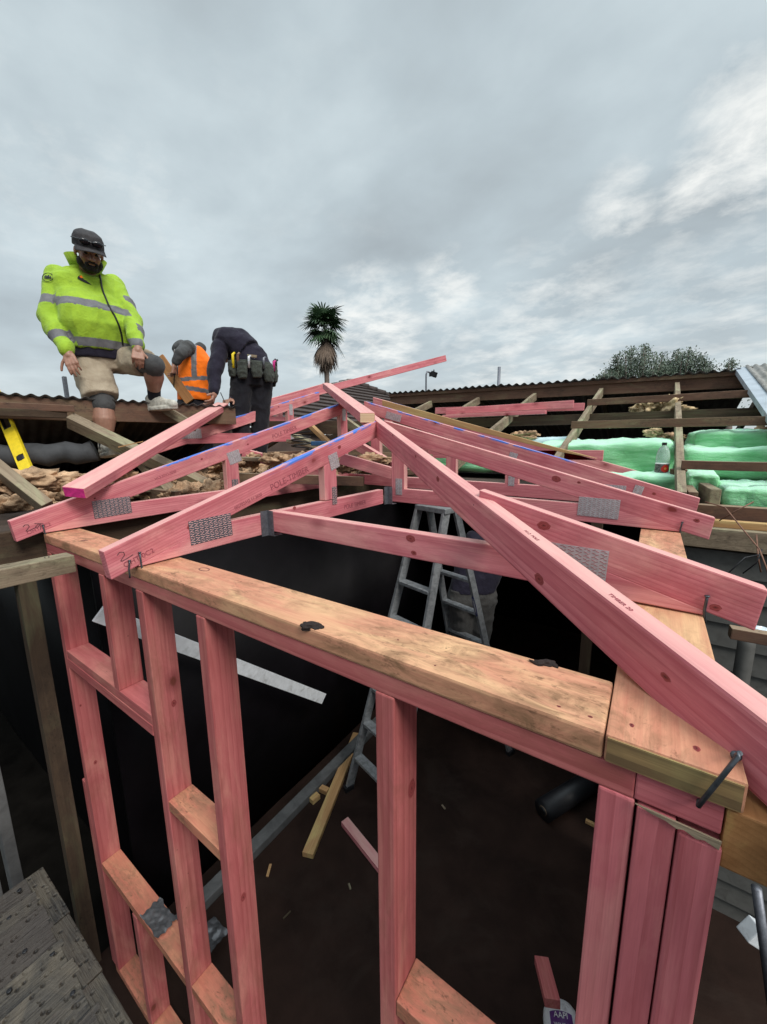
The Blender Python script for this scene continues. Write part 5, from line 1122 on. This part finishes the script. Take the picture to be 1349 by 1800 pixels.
p2 = blob('person', bd, .006, 'skin', None, b2, 3); tag(p2, 'man in an orange hi-vis vest seen from behind, bent over with a tool', 'person')
def reg2(p):
    z = p.z; x_ = (p-K['chest']).dot(latk); zc = K['waist'].z
    if abs(z-(zc+.075)-.10*x_) < .022: return 1
    if abs(z-(zc-.045)+.14*x_) < .024: return 1
    if z > zc+.075 and abs(x_+.012-.03*(z-zc)) < .028: return 1
    return 0
blob('vest', [('l', [(K['pel']+V((0, 0, .05))+latk*.02, latk*.19, fk*.15), (K['waist'], latk*.180, fk*.145), (K['chest'], latk*.185, fk*.145), (K['sh']+latk*.015, latk*.125, fk*.12), (K['sh']+V((0, 0, .04)), latk*.07, fk*.08)])], .008, None, p2, b2, 4, (.005, 9, None), [MAT['orange'], MAT['reflect']], reg2)
blob('shirt', [('e', K['rs'], (.085, .085, .085)), ('c', K['rs'], .075, K['re'], .062), ('c', K['re'], .060, K['rw']+(K['re']-K['rw'])*.25, .044), ('c', K['ls'], .07, K['le'], .058), ('c', K['le'], .058, K['lw'], .04), ('e', K['sh']-latk*.06, (.10, .10, .08))], .008, 'greycloth', p2, b2, 3, (.004, 12, None))
tr = []
for sx in (-1, 1):
    hp_ = K['pel']+latk*.085*sx-V((0, 0, .02)); kn = hp_-V((0, 0, .44)); an = kn-V((0, 0, .40)); tr += [('c', hp_, .105, kn, .085), ('c', kn, .085, an, .072)]
blob('trousers', tr+[('l', [(K['pel']-V((0, 0, .06)), latk*.19, fk*.14), (K['pel']+V((0, 0, .08)), latk*.165, fk*.13)])], .010, 'black_cloth', p2, b2, 3, (.005, 10, None))
c2 = blob('cap', [('l', [(g2(0, -.01, .03), R2_ @ V((.085, 0, 0)), R2_ @ V((0, .105, 0))), (g2(0, -.01, .09), R2_ @ V((.080, 0, 0)), R2_ @ V((0, .09, 0))), (g2(0, -.01, .118), R2_ @ V((.045, 0, 0)), R2_ @ V((0, .05, 0)))])], .006, 'greycloth', p2, b2, 4)
bm = bmesh.new(); tube(bm, [g2(.088*math.cos(a*.314), -.01+.108*math.sin(a*.314), .035)-b2 for a in range(21)], .006, 6); link('band', tomesh(bm, 'band'), 'whitept', c2, Matrix.Translation(b2))
ha_ = K['rw']-V((0, 0, .075))-CR*.012; tag(tubeobj('screwdriver', [ha_+V((0, 0, .05)), ha_-V((0, 0, .03)), ha_-V((0, 0, .035)), ha_-V((0, 0, .16))-CR*.02], [.014, .014, .005, .005], 'black'), 'dark hand tool held point down by the man in the orange vest', 'tool')
pk = beam('plank', far(280, 628, 4.35), far(335, 706, 4.4), .03, .11, 'rawor', None, up=CR+V((0, 0, .5))); tag(pk, 'golden brown plank leaning between the hi-vis man and the man in the orange vest', 'plank')

# ---------------- man in black bending over, tool belt
Q = {k: far(*v) for k, v in dict(pel=(444, 655, 4.00), waist=(440, 625, 3.98), back=(422, 607, 3.98), sh=(398, 600, 3.98), head=(392, 618, 4.25), rs=(388, 612, 3.86), re=(377, 655, 3.80), rw=(377, 692, 3.76), ls=(412, 618, 4.18), le=(420, 668, 4.15), lw=(410, 703, 3.92),
      rh=(426, 672, 3.95), rk=(422, 735, 3.98), ra=(428, 792, 4.05), lh=(460, 672, 4.05), lk=(458, 735, 4.10), la=(458, 792, 4.15)).items()}
b3 = V((Q['pel'].x, Q['pel'].y, Q['ra'].z-.1)); latq = (Q['lh']-Q['rh']); latq.z = 0; latq.normalize(); fq = V((0, 0, 1)).cross(latq)
spine = (Q['sh']-Q['waist']).normalized(); dq = spine.cross(CF).normalized()
if dq.z < 0: dq = -dq
HP3, g3, R3_ = headprims(Q['head'], (V((0, 0, -1))-CR*.5+CF*.2), -CR+V((0, 0, .1)), 1.0)
wd = spine.cross(dq)
bd = HP3 + [('c', Q['head'], .055, Q['sh'], .07), ('c', Q['pel'], .085, Q['waist'], .075), ('c', Q['waist'], .075, Q['back'], .08), ('c', Q['back'], .08, Q['sh'], .08), ('c', Q['rs'], .05, Q['ls'], .05)]
bd += limb(Q['rs'], Q['re'], .05, .042)+limb(Q['re'], Q['rw'], .042, .029)+limb(Q['ls'], Q['le'], .05, .042)+limb(Q['le'], Q['lw'], .042, .029)
bd += hand(Q['rw'], far(372, 712, 3.70)-Q['rw'], -CF*.3-CR*.9, -1, (.5, .7, .5), 1.08, .1) + hand(Q['lw'], far(392, 706, 3.80)-Q['lw'], V((0, 0, -1)), 1, (.5, .6, .5), 1.05)
for a, b, c in (('rh', 'rk', 'ra'), ('lh', 'lk', 'la')): bd += limb(Q[a], Q[b], .09, .062)+limb(Q[b], Q[c], .06, .04)+[('c', Q[c]-V((0, 0, .05)), .04, Q[c]-V((0, 0, .05))-CR*.15, .035)]
p3 = blob('person', bd, .006, 'skin', None, b3, 3); tag(p3, 'man in black bent double over the loose rafter, tool belt around his hips', 'person')
blob('jumper', [('c', Q['pel']+V((0, 0, .04))-latq*.05, .145, Q['waist']-V((0, 0, .03))-latq*.03, .145), ('c', Q['pel']+V((0, 0, .04))+latq*.05, .145, Q['waist']-V((0, 0, .03))+latq*.03, .145), ('c', Q['waist']-V((0, 0, .03)), .145, Q['back']-V((0, 0, .03)), .15), ('l', [(Q['waist']+(Q['pel']-Q['waist'])*.35, latq*.19, fq*.15), (Q['waist'], wd*.19, dq*.15), (Q['back'], wd*.205, dq*.15), (Q['sh']+spine*.0, wd*.195, dq*.125), (Q['sh']+spine*.085, wd*.12, dq*.08)]), ('e', Q['rs'], (.085, .085, .085)), ('e', Q['ls'], (.085, .085, .085)),
     ('c', Q['rs'], .082, Q['re'], .068), ('c', Q['re'], .068, Q['rw']+(Q['re']-Q['rw'])*.12, .046), ('c', Q['ls'], .08, Q['le'], .066), ('c', Q['le'], .066, Q['lw'], .044)], .008, 'navy', p3, b3, 5, (.007, 8, None))
tr = [('l', [(Q['pel']+V((0, 0, .07)), latq*.185, fq*.145), (Q['pel']-V((0, 0, .05)), latq*.205, fq*.16), (Q['pel']-V((0, 0, .14)), latq*.19, fq*.14)])]
for a, b, c in (('rh', 'rk', 'ra'), ('lh', 'lk', 'la')): tr += [('c', Q[a], .115, Q[b], .092), ('c', Q[b], .092, Q[c], .080)]
blob('trousers', tr, .010, 'black_cloth', p3, b3, 3, (.006, 9, None))
for c in ('ra', 'la'): shoe('boot', Q[c]-V((0, 0, .0)), -CR*.8+CF*.3, (0, 0, 1), p3, b3, 'black_cloth', 1.05)
c3 = blob('cap', [('l', [(g3(0, -.01, .03), R3_ @ V((.088, 0, 0)), R3_ @ V((0, .108, 0))), (g3(0, -.01, .09), R3_ @ V((.082, 0, 0)), R3_ @ V((0, .092, 0))), (g3(0, -.01, .12), R3_ @ V((.045, 0, 0)), R3_ @ V((0, .05, 0)))])], .006, 'beltcloth', p3, b3, 4)
o = blob('cap_peak', [('e', far(393, 584, 4.1), (.085, .075, .022), Matrix.Identity(3))], .006, 'whitept', c3, b3, 1)
# tool belt: band, pouches, handles
bc = Q['pel']+V((0, 0, .06)); tbm = [('l', [(bc-V((0, 0, .035)), latq*.205, fq*.165), (bc+V((0, 0, .035)), latq*.200, fq*.162)])]
belt = blob('tool_belt', tbm, .007, 'beltcloth', p3, b3, 2)
def onbelt(th, out=.0, dz=0): return bc + latq*(.205+out)*math.cos(th) + fq*(.165+out)*math.sin(th) + V((0, 0, dz))
for th, w_, h_, d_, z_ in ((-2.75, .085, .15, .05, -.05), (-2.2, .10, .16, .055, -.07), (-1.6, .11, .15, .05, -.06), (-1.05, .12, .17, .06, -.08), (-.45, .10, .16, .05, -.07), (.1, .07, .20, .04, -.08)):
    n_ = (latq*math.cos(th)*1.0+fq*math.sin(th)*1.1).normalized(); tt = V((0, 0, 1)).cross(n_); p = onbelt(th, d_*.5, z_)
    blob('pouch', [('l', [(p-V((0, 0, h_/2)), tt*w_*.38, n_*d_*.4), (p-V((0, 0, h_*.15)), tt*w_*.52, n_*d_*.62), (p+V((0, 0, h_/2)), tt*w_*.48, n_*d_*.5)])], .006, 'beltcloth', belt, b3, 2, (.004, 18, None))
for th, m_, l_, nm in ((-2.6, 'yellow', .15, 'knife_handle'), (-2.35, 'oldred', .14, 'hammer_handle'), (-1.9, 'galv', .10, 'square'), (-1.3, 'galvdark', .10, 'pliers'), (-.7, 'pinkend', .08, 'pliers'), (-.2, 'black', .13, 'knife_handle'), (.15, 'black', .16, 'chisel')):
    p = onbelt(th, .035, .0); link(nm, (lambda b_: (tube(b_, [p-b3-V((0, 0, .05)), p-b3+V((0, 0, l_*.5))+fq*-.01, p-b3+V((0, 0, l_*.62))+latq*.02], [.014, .013, .011], 8), tomesh(b_, nm))[1])(bmesh.new()), m_, belt, Matrix.Translation(b3))
blob('belt_patch', [('l', [(onbelt(-1.75, .012, .065)+V((0, 0, -.013)), latq*.045, fq*.006), (onbelt(-1.75, .012, .065)+V((0, 0, .013)), latq*.05, fq*.008)])], .004, 'oldgrey', belt, b3, 0)
pcl = tubeobj('pencil', [far(396, 708, 3.74), far(388, 690, 3.76)], .004, 'black', None, 6); tag(pcl, 'carpenter pencil held over the loose rafter by the man in black', 'pencil')

# ---------------- worker half hidden in the room behind the ladder
T = {k: far(*v) for k, v in dict(pel=(830, 1045, 3.95), chest=(850, 975, 4.0), sh=(860, 945, 4.0), head=(875, 918, 3.95)).items()}
b4 = V((T['pel'].x, T['pel'].y, T['pel'].z-.95)); lt = CR*1.0; ft = CF*1.0; lt.z = 0; ft.z = 0; lt.normalize(); ft.normalize()
HP4, g4, R4_ = headprims(T['head']-V((0, 0, .05)), ft, V((0, 0, 1)), .95)
bd = HP4+[('c', T['head']-V((0, 0, .05)), .05, T['sh'], .06), ('l', [(T['pel'], lt*.16, ft*.11), (T['chest'], lt*.17, ft*.12), (T['sh'], lt*.15, ft*.09)])]
for sx in (-1, 1):
    s0_ = T['sh']+lt*.17*sx; e0 = s0_+V((0, 0, -.20))+ft*.16+lt*.04*sx; w0_ = e0+ft*.2+V((0, 0, .06)); bd += limb(s0_, e0, .05, .04)+limb(e0, w0_, .04, .028)+hand(w0_, ft, V((0, 0, -1)), sx, (.5, .7, .5))
    hp_ = T['pel']+lt*.095*sx-V((0, 0, .04)); kn = hp_-V((0, 0, .42)); an = kn-V((0, 0, .40)); bd += limb(hp_, kn, .085, .06)+limb(kn, an, .058, .04)+[('c', an-V((0, 0, .05)), .04, an-V((0, 0, .05))+ft*.15, .035)]
p4 = blob('person', bd, .008, 'skin', None, b4, 3); tag(p4, 'worker in grey trousers behind the stepladder in the dark room, mostly hidden', 'person')
tr = [('l', [(T['pel']+V((0, 0, .07)), lt*.235, ft*.14), (T['pel']-V((0, 0, .05)), lt*.25, ft*.16), (T['pel']-V((0, 0, .14)), lt*.235, ft*.14)])]
sl = [('l', [(T['pel']+V((0, 0, .05)), lt*.235, ft*.15), (T['chest'], lt*.25, ft*.16), (T['sh'], lt*.235, ft*.12), (T['sh']+V((0, 0, .05)), lt*.09, ft*.08)])]
for sx in (-1, 1):
    hp_ = T['pel']+lt*.095*sx-V((0, 0, .02)); kn = hp_-V((0, 0, .44)); an = kn-V((0, 0, .38)); tr += [('c', hp_, .14, kn, .11), ('c', kn, .09, an, .075)]
    s0_ = T['sh']+lt*.17*sx; e0 = s0_+V((0, 0, -.20))+ft*.16+lt*.04*sx; w0_ = e0+ft*.2+V((0, 0, .06)); sl += [('c', s0_, .07, e0, .058), ('c', e0, .056, w0_, .04)]
blob('trousers', tr, .010, 'trouser', p4, b4, 3, (.008, 8, None)); blob('jumper', sl, .010, 'navy', p4, b4, 3, (.006, 8, None))
blob('cap', [('l', [(g4(0, 0, .03), R4_ @ V((.085, 0, 0)), R4_ @ V((0, .10, 0))), (g4(0, 0, .11), R4_ @ V((.05, 0, 0)), R4_ @ V((0, .06, 0)))])], .007, 'black_cloth', p4, b4, 3)
# ================================================================== THINGS IN THE ROOM
MAT['alu'] = plain('scuffed_aluminium', (.30, .31, .32), .5, .4, 30, .25, .25, 60, dirt=(.14, .14, .14), dth=(.5, .75))
lad = thing('stepladder', 'aluminium stepladder with twin steps, opened out in the dark room', 'stepladder', (-1.5, 2.4, FZ))
bFL, bRR = V((-2.05, 1.79, FZ)), V((-.93, 3.05, FZ)); ul = V((.93, -.25, 0)).normalized()*.60; bFR = bFL+ul; bRL = bRR-ul
mid = (bFL+bRR)/2; topz = -.15; tu = ul.normalized()*.155
TL, TR = V((mid.x, mid.y, topz))-tu, V((mid.x, mid.y, topz))+tu
vv = ((bRL-bFL)+(bRR-bFR)).normalized()
for a_, b_ in ((bFL, TL-vv*.06), (bFR, TR-vv*.06)): beam('rail', a_, b_, .028, .075, 'alu', lad, up=vv, bevel=.002)
for a_, b_ in ((bRL, TL+vv*.06), (bRR, TR+vv*.06)): beam('rail', a_, b_, .028, .065, 'alu', lad, up=vv, bevel=.002)
for k in range(1, 8):
    t = k/8
    a_, b_ = bFL.lerp(TL-vv*.06, t), bFR.lerp(TR-vv*.06, t); d_ = (b_-a_).normalized()*.014; beam('step', a_+d_, b_-d_, .085, .028, 'alu', lad, bevel=.003)
    a_, b_ = bRL.lerp(TL+vv*.06, t), bRR.lerp(TR+vv*.06, t); d_ = (b_-a_).normalized()*.014; beam('step', a_+d_, b_-d_, .07, .026, 'alu', lad, bevel=.003)
beam('top_cap', TL-ul.normalized()*.02+V((0, 0, .01)), TR+ul.normalized()*.02+V((0, 0, .01)), .20, .045, 'alu', lad, bevel=.006)
for p in (bFL, bFR, bRL, bRR): beam('foot', p, p+V((0, 0, .05)), .05, .09, 'black', lad, up=vv)
MAT['purple'] = plain('purple_sticker', (.10, .03, .16), .5, 0, 60, .2); MAT['bluest'] = plain('dark_blue_sticker', (.03, .035, .14), .5, 0, 60, .2)
Ls = bRR.lerp(TR+vv*.06, .66); uu = ((TR+vv*.06)-bRR).normalized(); nS = -vv
bm = bmesh.new(); addpoly(bm, [(x_, y_, 0) for x_, y_ in ((-.11, 0), (-.09, .014), (0, .018), (.09, .014), (.11, 0), (.09, -.014), (0, -.018), (-.09, -.014))], (0, 0, .001))
stk_ = (-uu); X_ = stk_; n_ = (CAM-Ls); n_ = (n_-X_*n_.dot(X_)); Fs = Matrix((ul.normalized().cross(V((0,0,1))), X_, n_)).transposed()
Yn = (vv - X_*vv.dot(X_)).normalized()*-1
F = frame_of(Ls + Yn*.0335, X_, ul.normalized()); 
if F.col[2].to_3d().dot(Yn) < 0: F = frame_of(Ls + Yn*.0335, X_, -ul.normalized())
st_ = link('sticker', tomesh(bm, 'sticker'), 'bluest', lad, F)
stroke('sticker_mark', [[(-.08, 0), (.08, 0)], [(-.06, .006), (.06, .006)], [(-.06, -.006), (.06, -.006)]], Ls + Yn*.0345, X_, F.col[1].to_3d(), .003, 'whitept', lad, lift=.0012)
# white painted plank standing against the left wall
wp = beam('white_plank', (-2.285, .13, -.43), (-2.20, 1.66, -1.80), .018, .088, 'white', None, bevel=.002); tag(wp, 'long white painted board leaning across inside the wall, behind the left studs', 'board')
def onfloor(px, py, h=0): return at(px, py, 'z', FZ+h)
def lay(nm, a, b, w_, h_, mat, lab, cat, grp=None, e=0):
    a, b = onfloor(*a, h_), onfloor(*b, h_); o = beam(nm, V((a.x, a.y, FZ+h_/2+.001+e)), V((b.x, b.y, FZ+h_/2+.001+e)), w_, h_, mat); return tag(o, lab, cat, grp)
lay('timber', (541, 1500), (628, 1288), .09, .045, 'raw', 'long bare yellow timber lying on the floor beside the ladder foot', 'timber')
lay('offcut', (560, 1380), (577, 1388), .05, .045, 'raw', 'small yellow block offcut, the upper of the two beside the long bare timber', 'offcut')
lay('offcut', (547, 1405), (560, 1394), .055, .045, 'raw', 'small yellow block offcut, the lower of the two beside the long bare timber', 'offcut')
lay('pink_offcut', (606, 1440), (672, 1522), .07, .045, 'pink', 'short pink board lying on the floor, half behind the middle stud', 'board')
lay('wood_chip', (470, 1540), (476, 1518), .02, .012, 'raw', 'tiny wood chip alone on the floor at left', 'chip')
lay('wood_chip', (1030, 1440), (1050, 1450), .025, .03, 'raw', 'small reddish chip on the floor beside the black roll', 'chip')
# black roll of building wrap
a, b = onfloor(955, 1425, .09), onfloor(1085, 1345, .09); a.z = b.z = FZ+.09; ax_ = (b-a).normalized()
rl = thing('paper_roll', 'roll of black building wrap lying on the floor, open end towards us', 'roll', V((a.x, a.y, FZ)))
bm = bmesh.new(); tube(bm, [V((0, 0, 0)), (b-a)], .088, 28); link('roll', tomesh(bm, 'roll'), 'black', rl, Matrix.Translation(a))
bm = bmesh.new(); tube(bm, [-ax_*.004, ax_*.02], .038, 20); link('core', tomesh(bm, 'core'), 'old', rl, Matrix.Translation(a))
bm = bmesh.new(); tube(bm, [-ax_*.006, ax_*.02], .034, 20); link('core_hole', tomesh(bm, 'core_hole'), 'black', rl, Matrix.Translation(a))
# batten standing up from the floor and the spray can
s0_ = onfloor(962, 1715, .03)
tag(beam('short_batten', at(952, 1688, 'z', FZ+.35), at(972, 1765, 'z', FZ+.40), .075, .045, 'pink_stud', None), 'short stub of pink batten at the bottom, just above the white container', 'offcut')
ca, cb_ = at(986, 1784, 'z', FZ+.10), at(1000, 1880, 'z', FZ+.10); cax = (cb_-ca).normalized()
cn = thing('container', 'white container with a purple label lying on the floor, cut off by the bottom edge', 'container', V((ca.x, ca.y, FZ)))
tt_ = (CAM-ca); tt_ = (tt_-cax*tt_.dot(cax)).normalized(); Bc = Matrix((tt_, cax.cross(tt_)*-1, -cax)).transposed(); 
if Bc.determinant() < 0: Bc = Matrix((tt_, cax.cross(tt_), -cax)).transposed()
Bc = Bc.to_4x4(); Bc.translation = ca + cax*.30
MAT['whitepl'] = plain('white_plastic', (.66, .66, .67), .4, 0, 60, .06, dirt=(.35, .33, .32), dth=(.58, .75))
bm = bmesh.new(); lathe(bm, [(.090, 0), (.095, .008), (.095, .27), (.088, .30), (.070, .325), (.045, .338), (.010, .342)], 36); link('body', tomesh(bm, 'body'), 'whitepl', cn, Bc)
def arcpatch(bm, a0, a1, z0, z1, r):
    vs = [[bm.verts.new((r*math.cos(a0+(a1-a0)*k/12), r*math.sin(a0+(a1-a0)*k/12), z)) for z in (z0, z1)] for k in range(13)]
    for p, q_ in zip(vs, vs[1:]): bm.faces.new((p[0], q_[0], q_[1], p[1]))
bm = bmesh.new(); arcpatch(bm, -.62, .62, .185, .262, .0957); link('label', tomesh(bm, 'label'), 'purple', cn, Bc)
bm = bmesh.new(); arcpatch(bm, -.3, .3, .12, .15, .0957); link('label', tomesh(bm, 'label'), 'pinkend', cn, Bc)
up_ = -cax; rt_ = up_.cross(tt_); lo_ = ca + cax*.30 + up_*.235 + tt_*.0962
textobj('lettering', 'AAPI', lo_-rt_*.036-up_*.002, rt_, up_, .034, 'whitept', cn, lift=.001); textobj('lettering', 'WINDOW', lo_-rt_*.040-up_*.036, rt_, up_, .022, 'whitept', cn, lift=.001)
# glass-like scrap of plastic caught on the lower cross piece
MAT['film'] = plain('grey_plastic_film', (.10, .10, .105), .25, .3, 30, .4, .5, 40)
bm = bmesh.new(); bmesh.ops.create_grid(bm, x_segments=18, y_segments=14, size=.5)
for v in bm.verts: v.co = V((v.co.x*.17*(1+.2*noise.noise(v.co*5)), v.co.y*.095*(1+.3*noise.noise(v.co*4+V((3, 0, 0)))), .007*noise.noise(v.co*9)+.008))
tag(link('plastic_scrap', tomesh(bm, 'plastic_scrap', True), 'film', None, Matrix.Translation(V((-1.83, .050, -1.922)))), 'crumpled grey plastic scrap stuck on the lower cross piece at left', 'scrap')
bm = bmesh.new(); bmesh.ops.create_grid(bm, x_segments=12, y_segments=10, size=.5)
for v in bm.verts: v.co = V((v.co.x*.16, v.co.y*.12*(1+.3*noise.noise(v.co*4)), .02*noise.noise(v.co*5)+.02))
pq = onfloor(374, 1645, .1); tag(link('plastic_scrap', tomesh(bm, 'plastic_scrap', True), 'film', None, Matrix.Translation(pq)), 'torn grey plastic scrap on the floor behind the third stud', 'scrap')
# tools left lying between the trusses
MAT['blueg'] = plain('blue_tool_plastic', (.03, .10, .22), .5, 0, 40, .3)
cb = thing('cable_coil', 'coiled dark cable with a blue plug lying between the far trusses', 'cable', far(530, 790, 3.45))
bm = bmesh.new(); c0 = far(530, 790, 3.45); tube(bm, [V((.09*math.cos(k*.5)*(1+.1*math.sin(k)), .07*math.sin(k*.5), .004*k)) for k in range(40)], .006, 6); link('coil', tomesh(bm, 'coil'), 'black', cb, Matrix.Translation(c0))
beam('plug', c0+V((.10, .03, .05)), c0+V((.24, .06, .05)), .04, .04, 'blueg', cb, bevel=.01)

# ================================================================== KNOTS AND NAIL HEADS seen on particular boards
s = Mt('wood_knot'); o_ = s.n('ShaderNodeTexCoord').outputs['Object']; dd_ = s.n('ShaderNodeVectorMath', {0: scalev(s, o_, (.62, 1, 1)), 1: (0, 0, 0)}, operation='LENGTH').outputs['Value']
rr_ = s.ma('ADD', dd_, s.ma('MULTIPLY', s.noise(o_, 90, 4), .006)); wv_ = s.ma('FRACT', s.ma('MULTIPLY', rr_, 210)); c_ = s.mix(s.rng(wv_, 0, 1, .1, .8), (.20, .035, .035), (.38, .09, .09)); c_ = s.mix(s.rng(rr_, .006, .003), c_, (.05, .015, .012))
s.to(c_, 'Base Color'); s.b.inputs['Roughness'].default_value = .5; s.b.inputs['Specular IOR Level'].default_value = .2; MAT['knot'] = s.m
def knot(parts, px, py, r, grain):
    """irregular knot let into a board's face"""
    best = None
    for o in parts:
        if o.type != 'MESH': continue
        h = stick_on(o, px, py)
        if h and (best is None or (h[0]-CAM).length < (best[0][0]-CAM).length): best = (h, o)
    if not best: return
    (P_, X, U, n_), o = best; g_ = V(grain); g_ = (g_-n_*g_.dot(n_)).normalized(); Y = n_.cross(g_); bm = bmesh.new(); rg = random.Random(int(px)); c0 = bm.verts.new((0, 0, .0005)); n0_ = 22
    ring = []
    for k in range(n0_):
        a_ = k*2*math.pi/n0_; q_ = r*(1+.22*noise.noise(V((math.cos(a_)*1.6, math.sin(a_)*1.6, px)))); ring.append(bm.verts.new((math.cos(a_)*q_*1.5, math.sin(a_)*q_, .0002)))
    for k in range(n0_): bm.faces.new((c0, ring[k], ring[(k+1) % n0_]))
    F = Matrix((g_, Y, n_)).transposed().to_4x4(); F.translation = P_+n_*.0002
    link('knot', tomesh(bm, 'knot', True), 'knot', o if o.parent is None else o.parent, F)
kids = lambda t: [o for o in C.objects if o.parent == t and o.name.split('.')[0] in ('top_chord', 'bottom_chord', 'stud', 'top_plate')]
for t_, lst, g_ in ((tR1, ((722, 947, .013), (728, 972, .008), (956, 924, .012), (1258, 1068, .008)), V((1, 0, -.1))), (tR2, ((978, 842, .016), (1018, 848, .006), (1225, 915, .008)), V((1, 0, -.27))),
                    (tA, ((336, 925, .011), (597, 786, .010), (518, 893, .008)), V((0, 1, .3))), (tB, ((190, 903, .012), (355, 807, .006), (167, 876, .004), (434, 767, .005), (436, 781, .006)), V((0, 1, .3))), (tC, ((490, 715, .007), (403, 738, .005)), V((0, 1, .3))), (tR3, ((880, 772, .009), (1150, 868, .008)), V((1, 0, -.28)))):
    for px, py, r in lst: knot(kids(t_), px, py, r, g_)
for px, py, r in ((770, 842, .010), (731, 802, .007), (691, 765, .006), (948, 1018, .012), (1170, 1190, .006)): knot([hip], px, py, r, V((hd.x, hd.y, -.22)))
for px, py, r in ((306, 1236, .010), (428, 1577, .011), (724, 1385, .016), (142, 1240, .005), (168, 1340, .008), (345, 1730, .010)): knot(kids(fw), px, py, r, V((0, 0, 1)))

rg = random.Random(9); G = 'small scraps on the dark floor'
spots = ((505, 1610, 'small dark scrap on the floor between the third and middle studs'), (615, 1560, 'tiny pale crumb nearest the middle stud on the floor'), (780, 1420, 'pale flake alone in the middle of the floor'))
for k, (px, py, lab) in enumerate(spots):
    p = onfloor(px, py); a_ = rg.uniform(0, 3); dd = V((math.cos(a_), math.sin(a_), 0))*rg.uniform(.02, .045)
    tag(beam('wood_scrap', p-dd+V((0, 0, .008)), p+dd+V((0, 0, .010)), rg.uniform(.008, .018), .008, ('olddark', 'oldgrey', 'oldgrey')[k], bevel=.001), lab, 'scrap', G)

for px, py, r in ((983, 1242, .0022), (1038, 1260, .0024), (424, 1022, .0015), (560, 1160, .0016), (700, 1125, .0018), (765, 1170, .0016)): knot(kids(fw), px, py, r, V((1, 0, 0)))  # nail heads on the front top plate, drawn as tiny knot discs
knot(kids(rw), 1111, 1275, .003, V((0, 1, 0))); knot(kids(rw), 1225, 1316, .004, V((0, 1, 0)))  # nail heads on the side wall's top plate, also drawn as knot discs
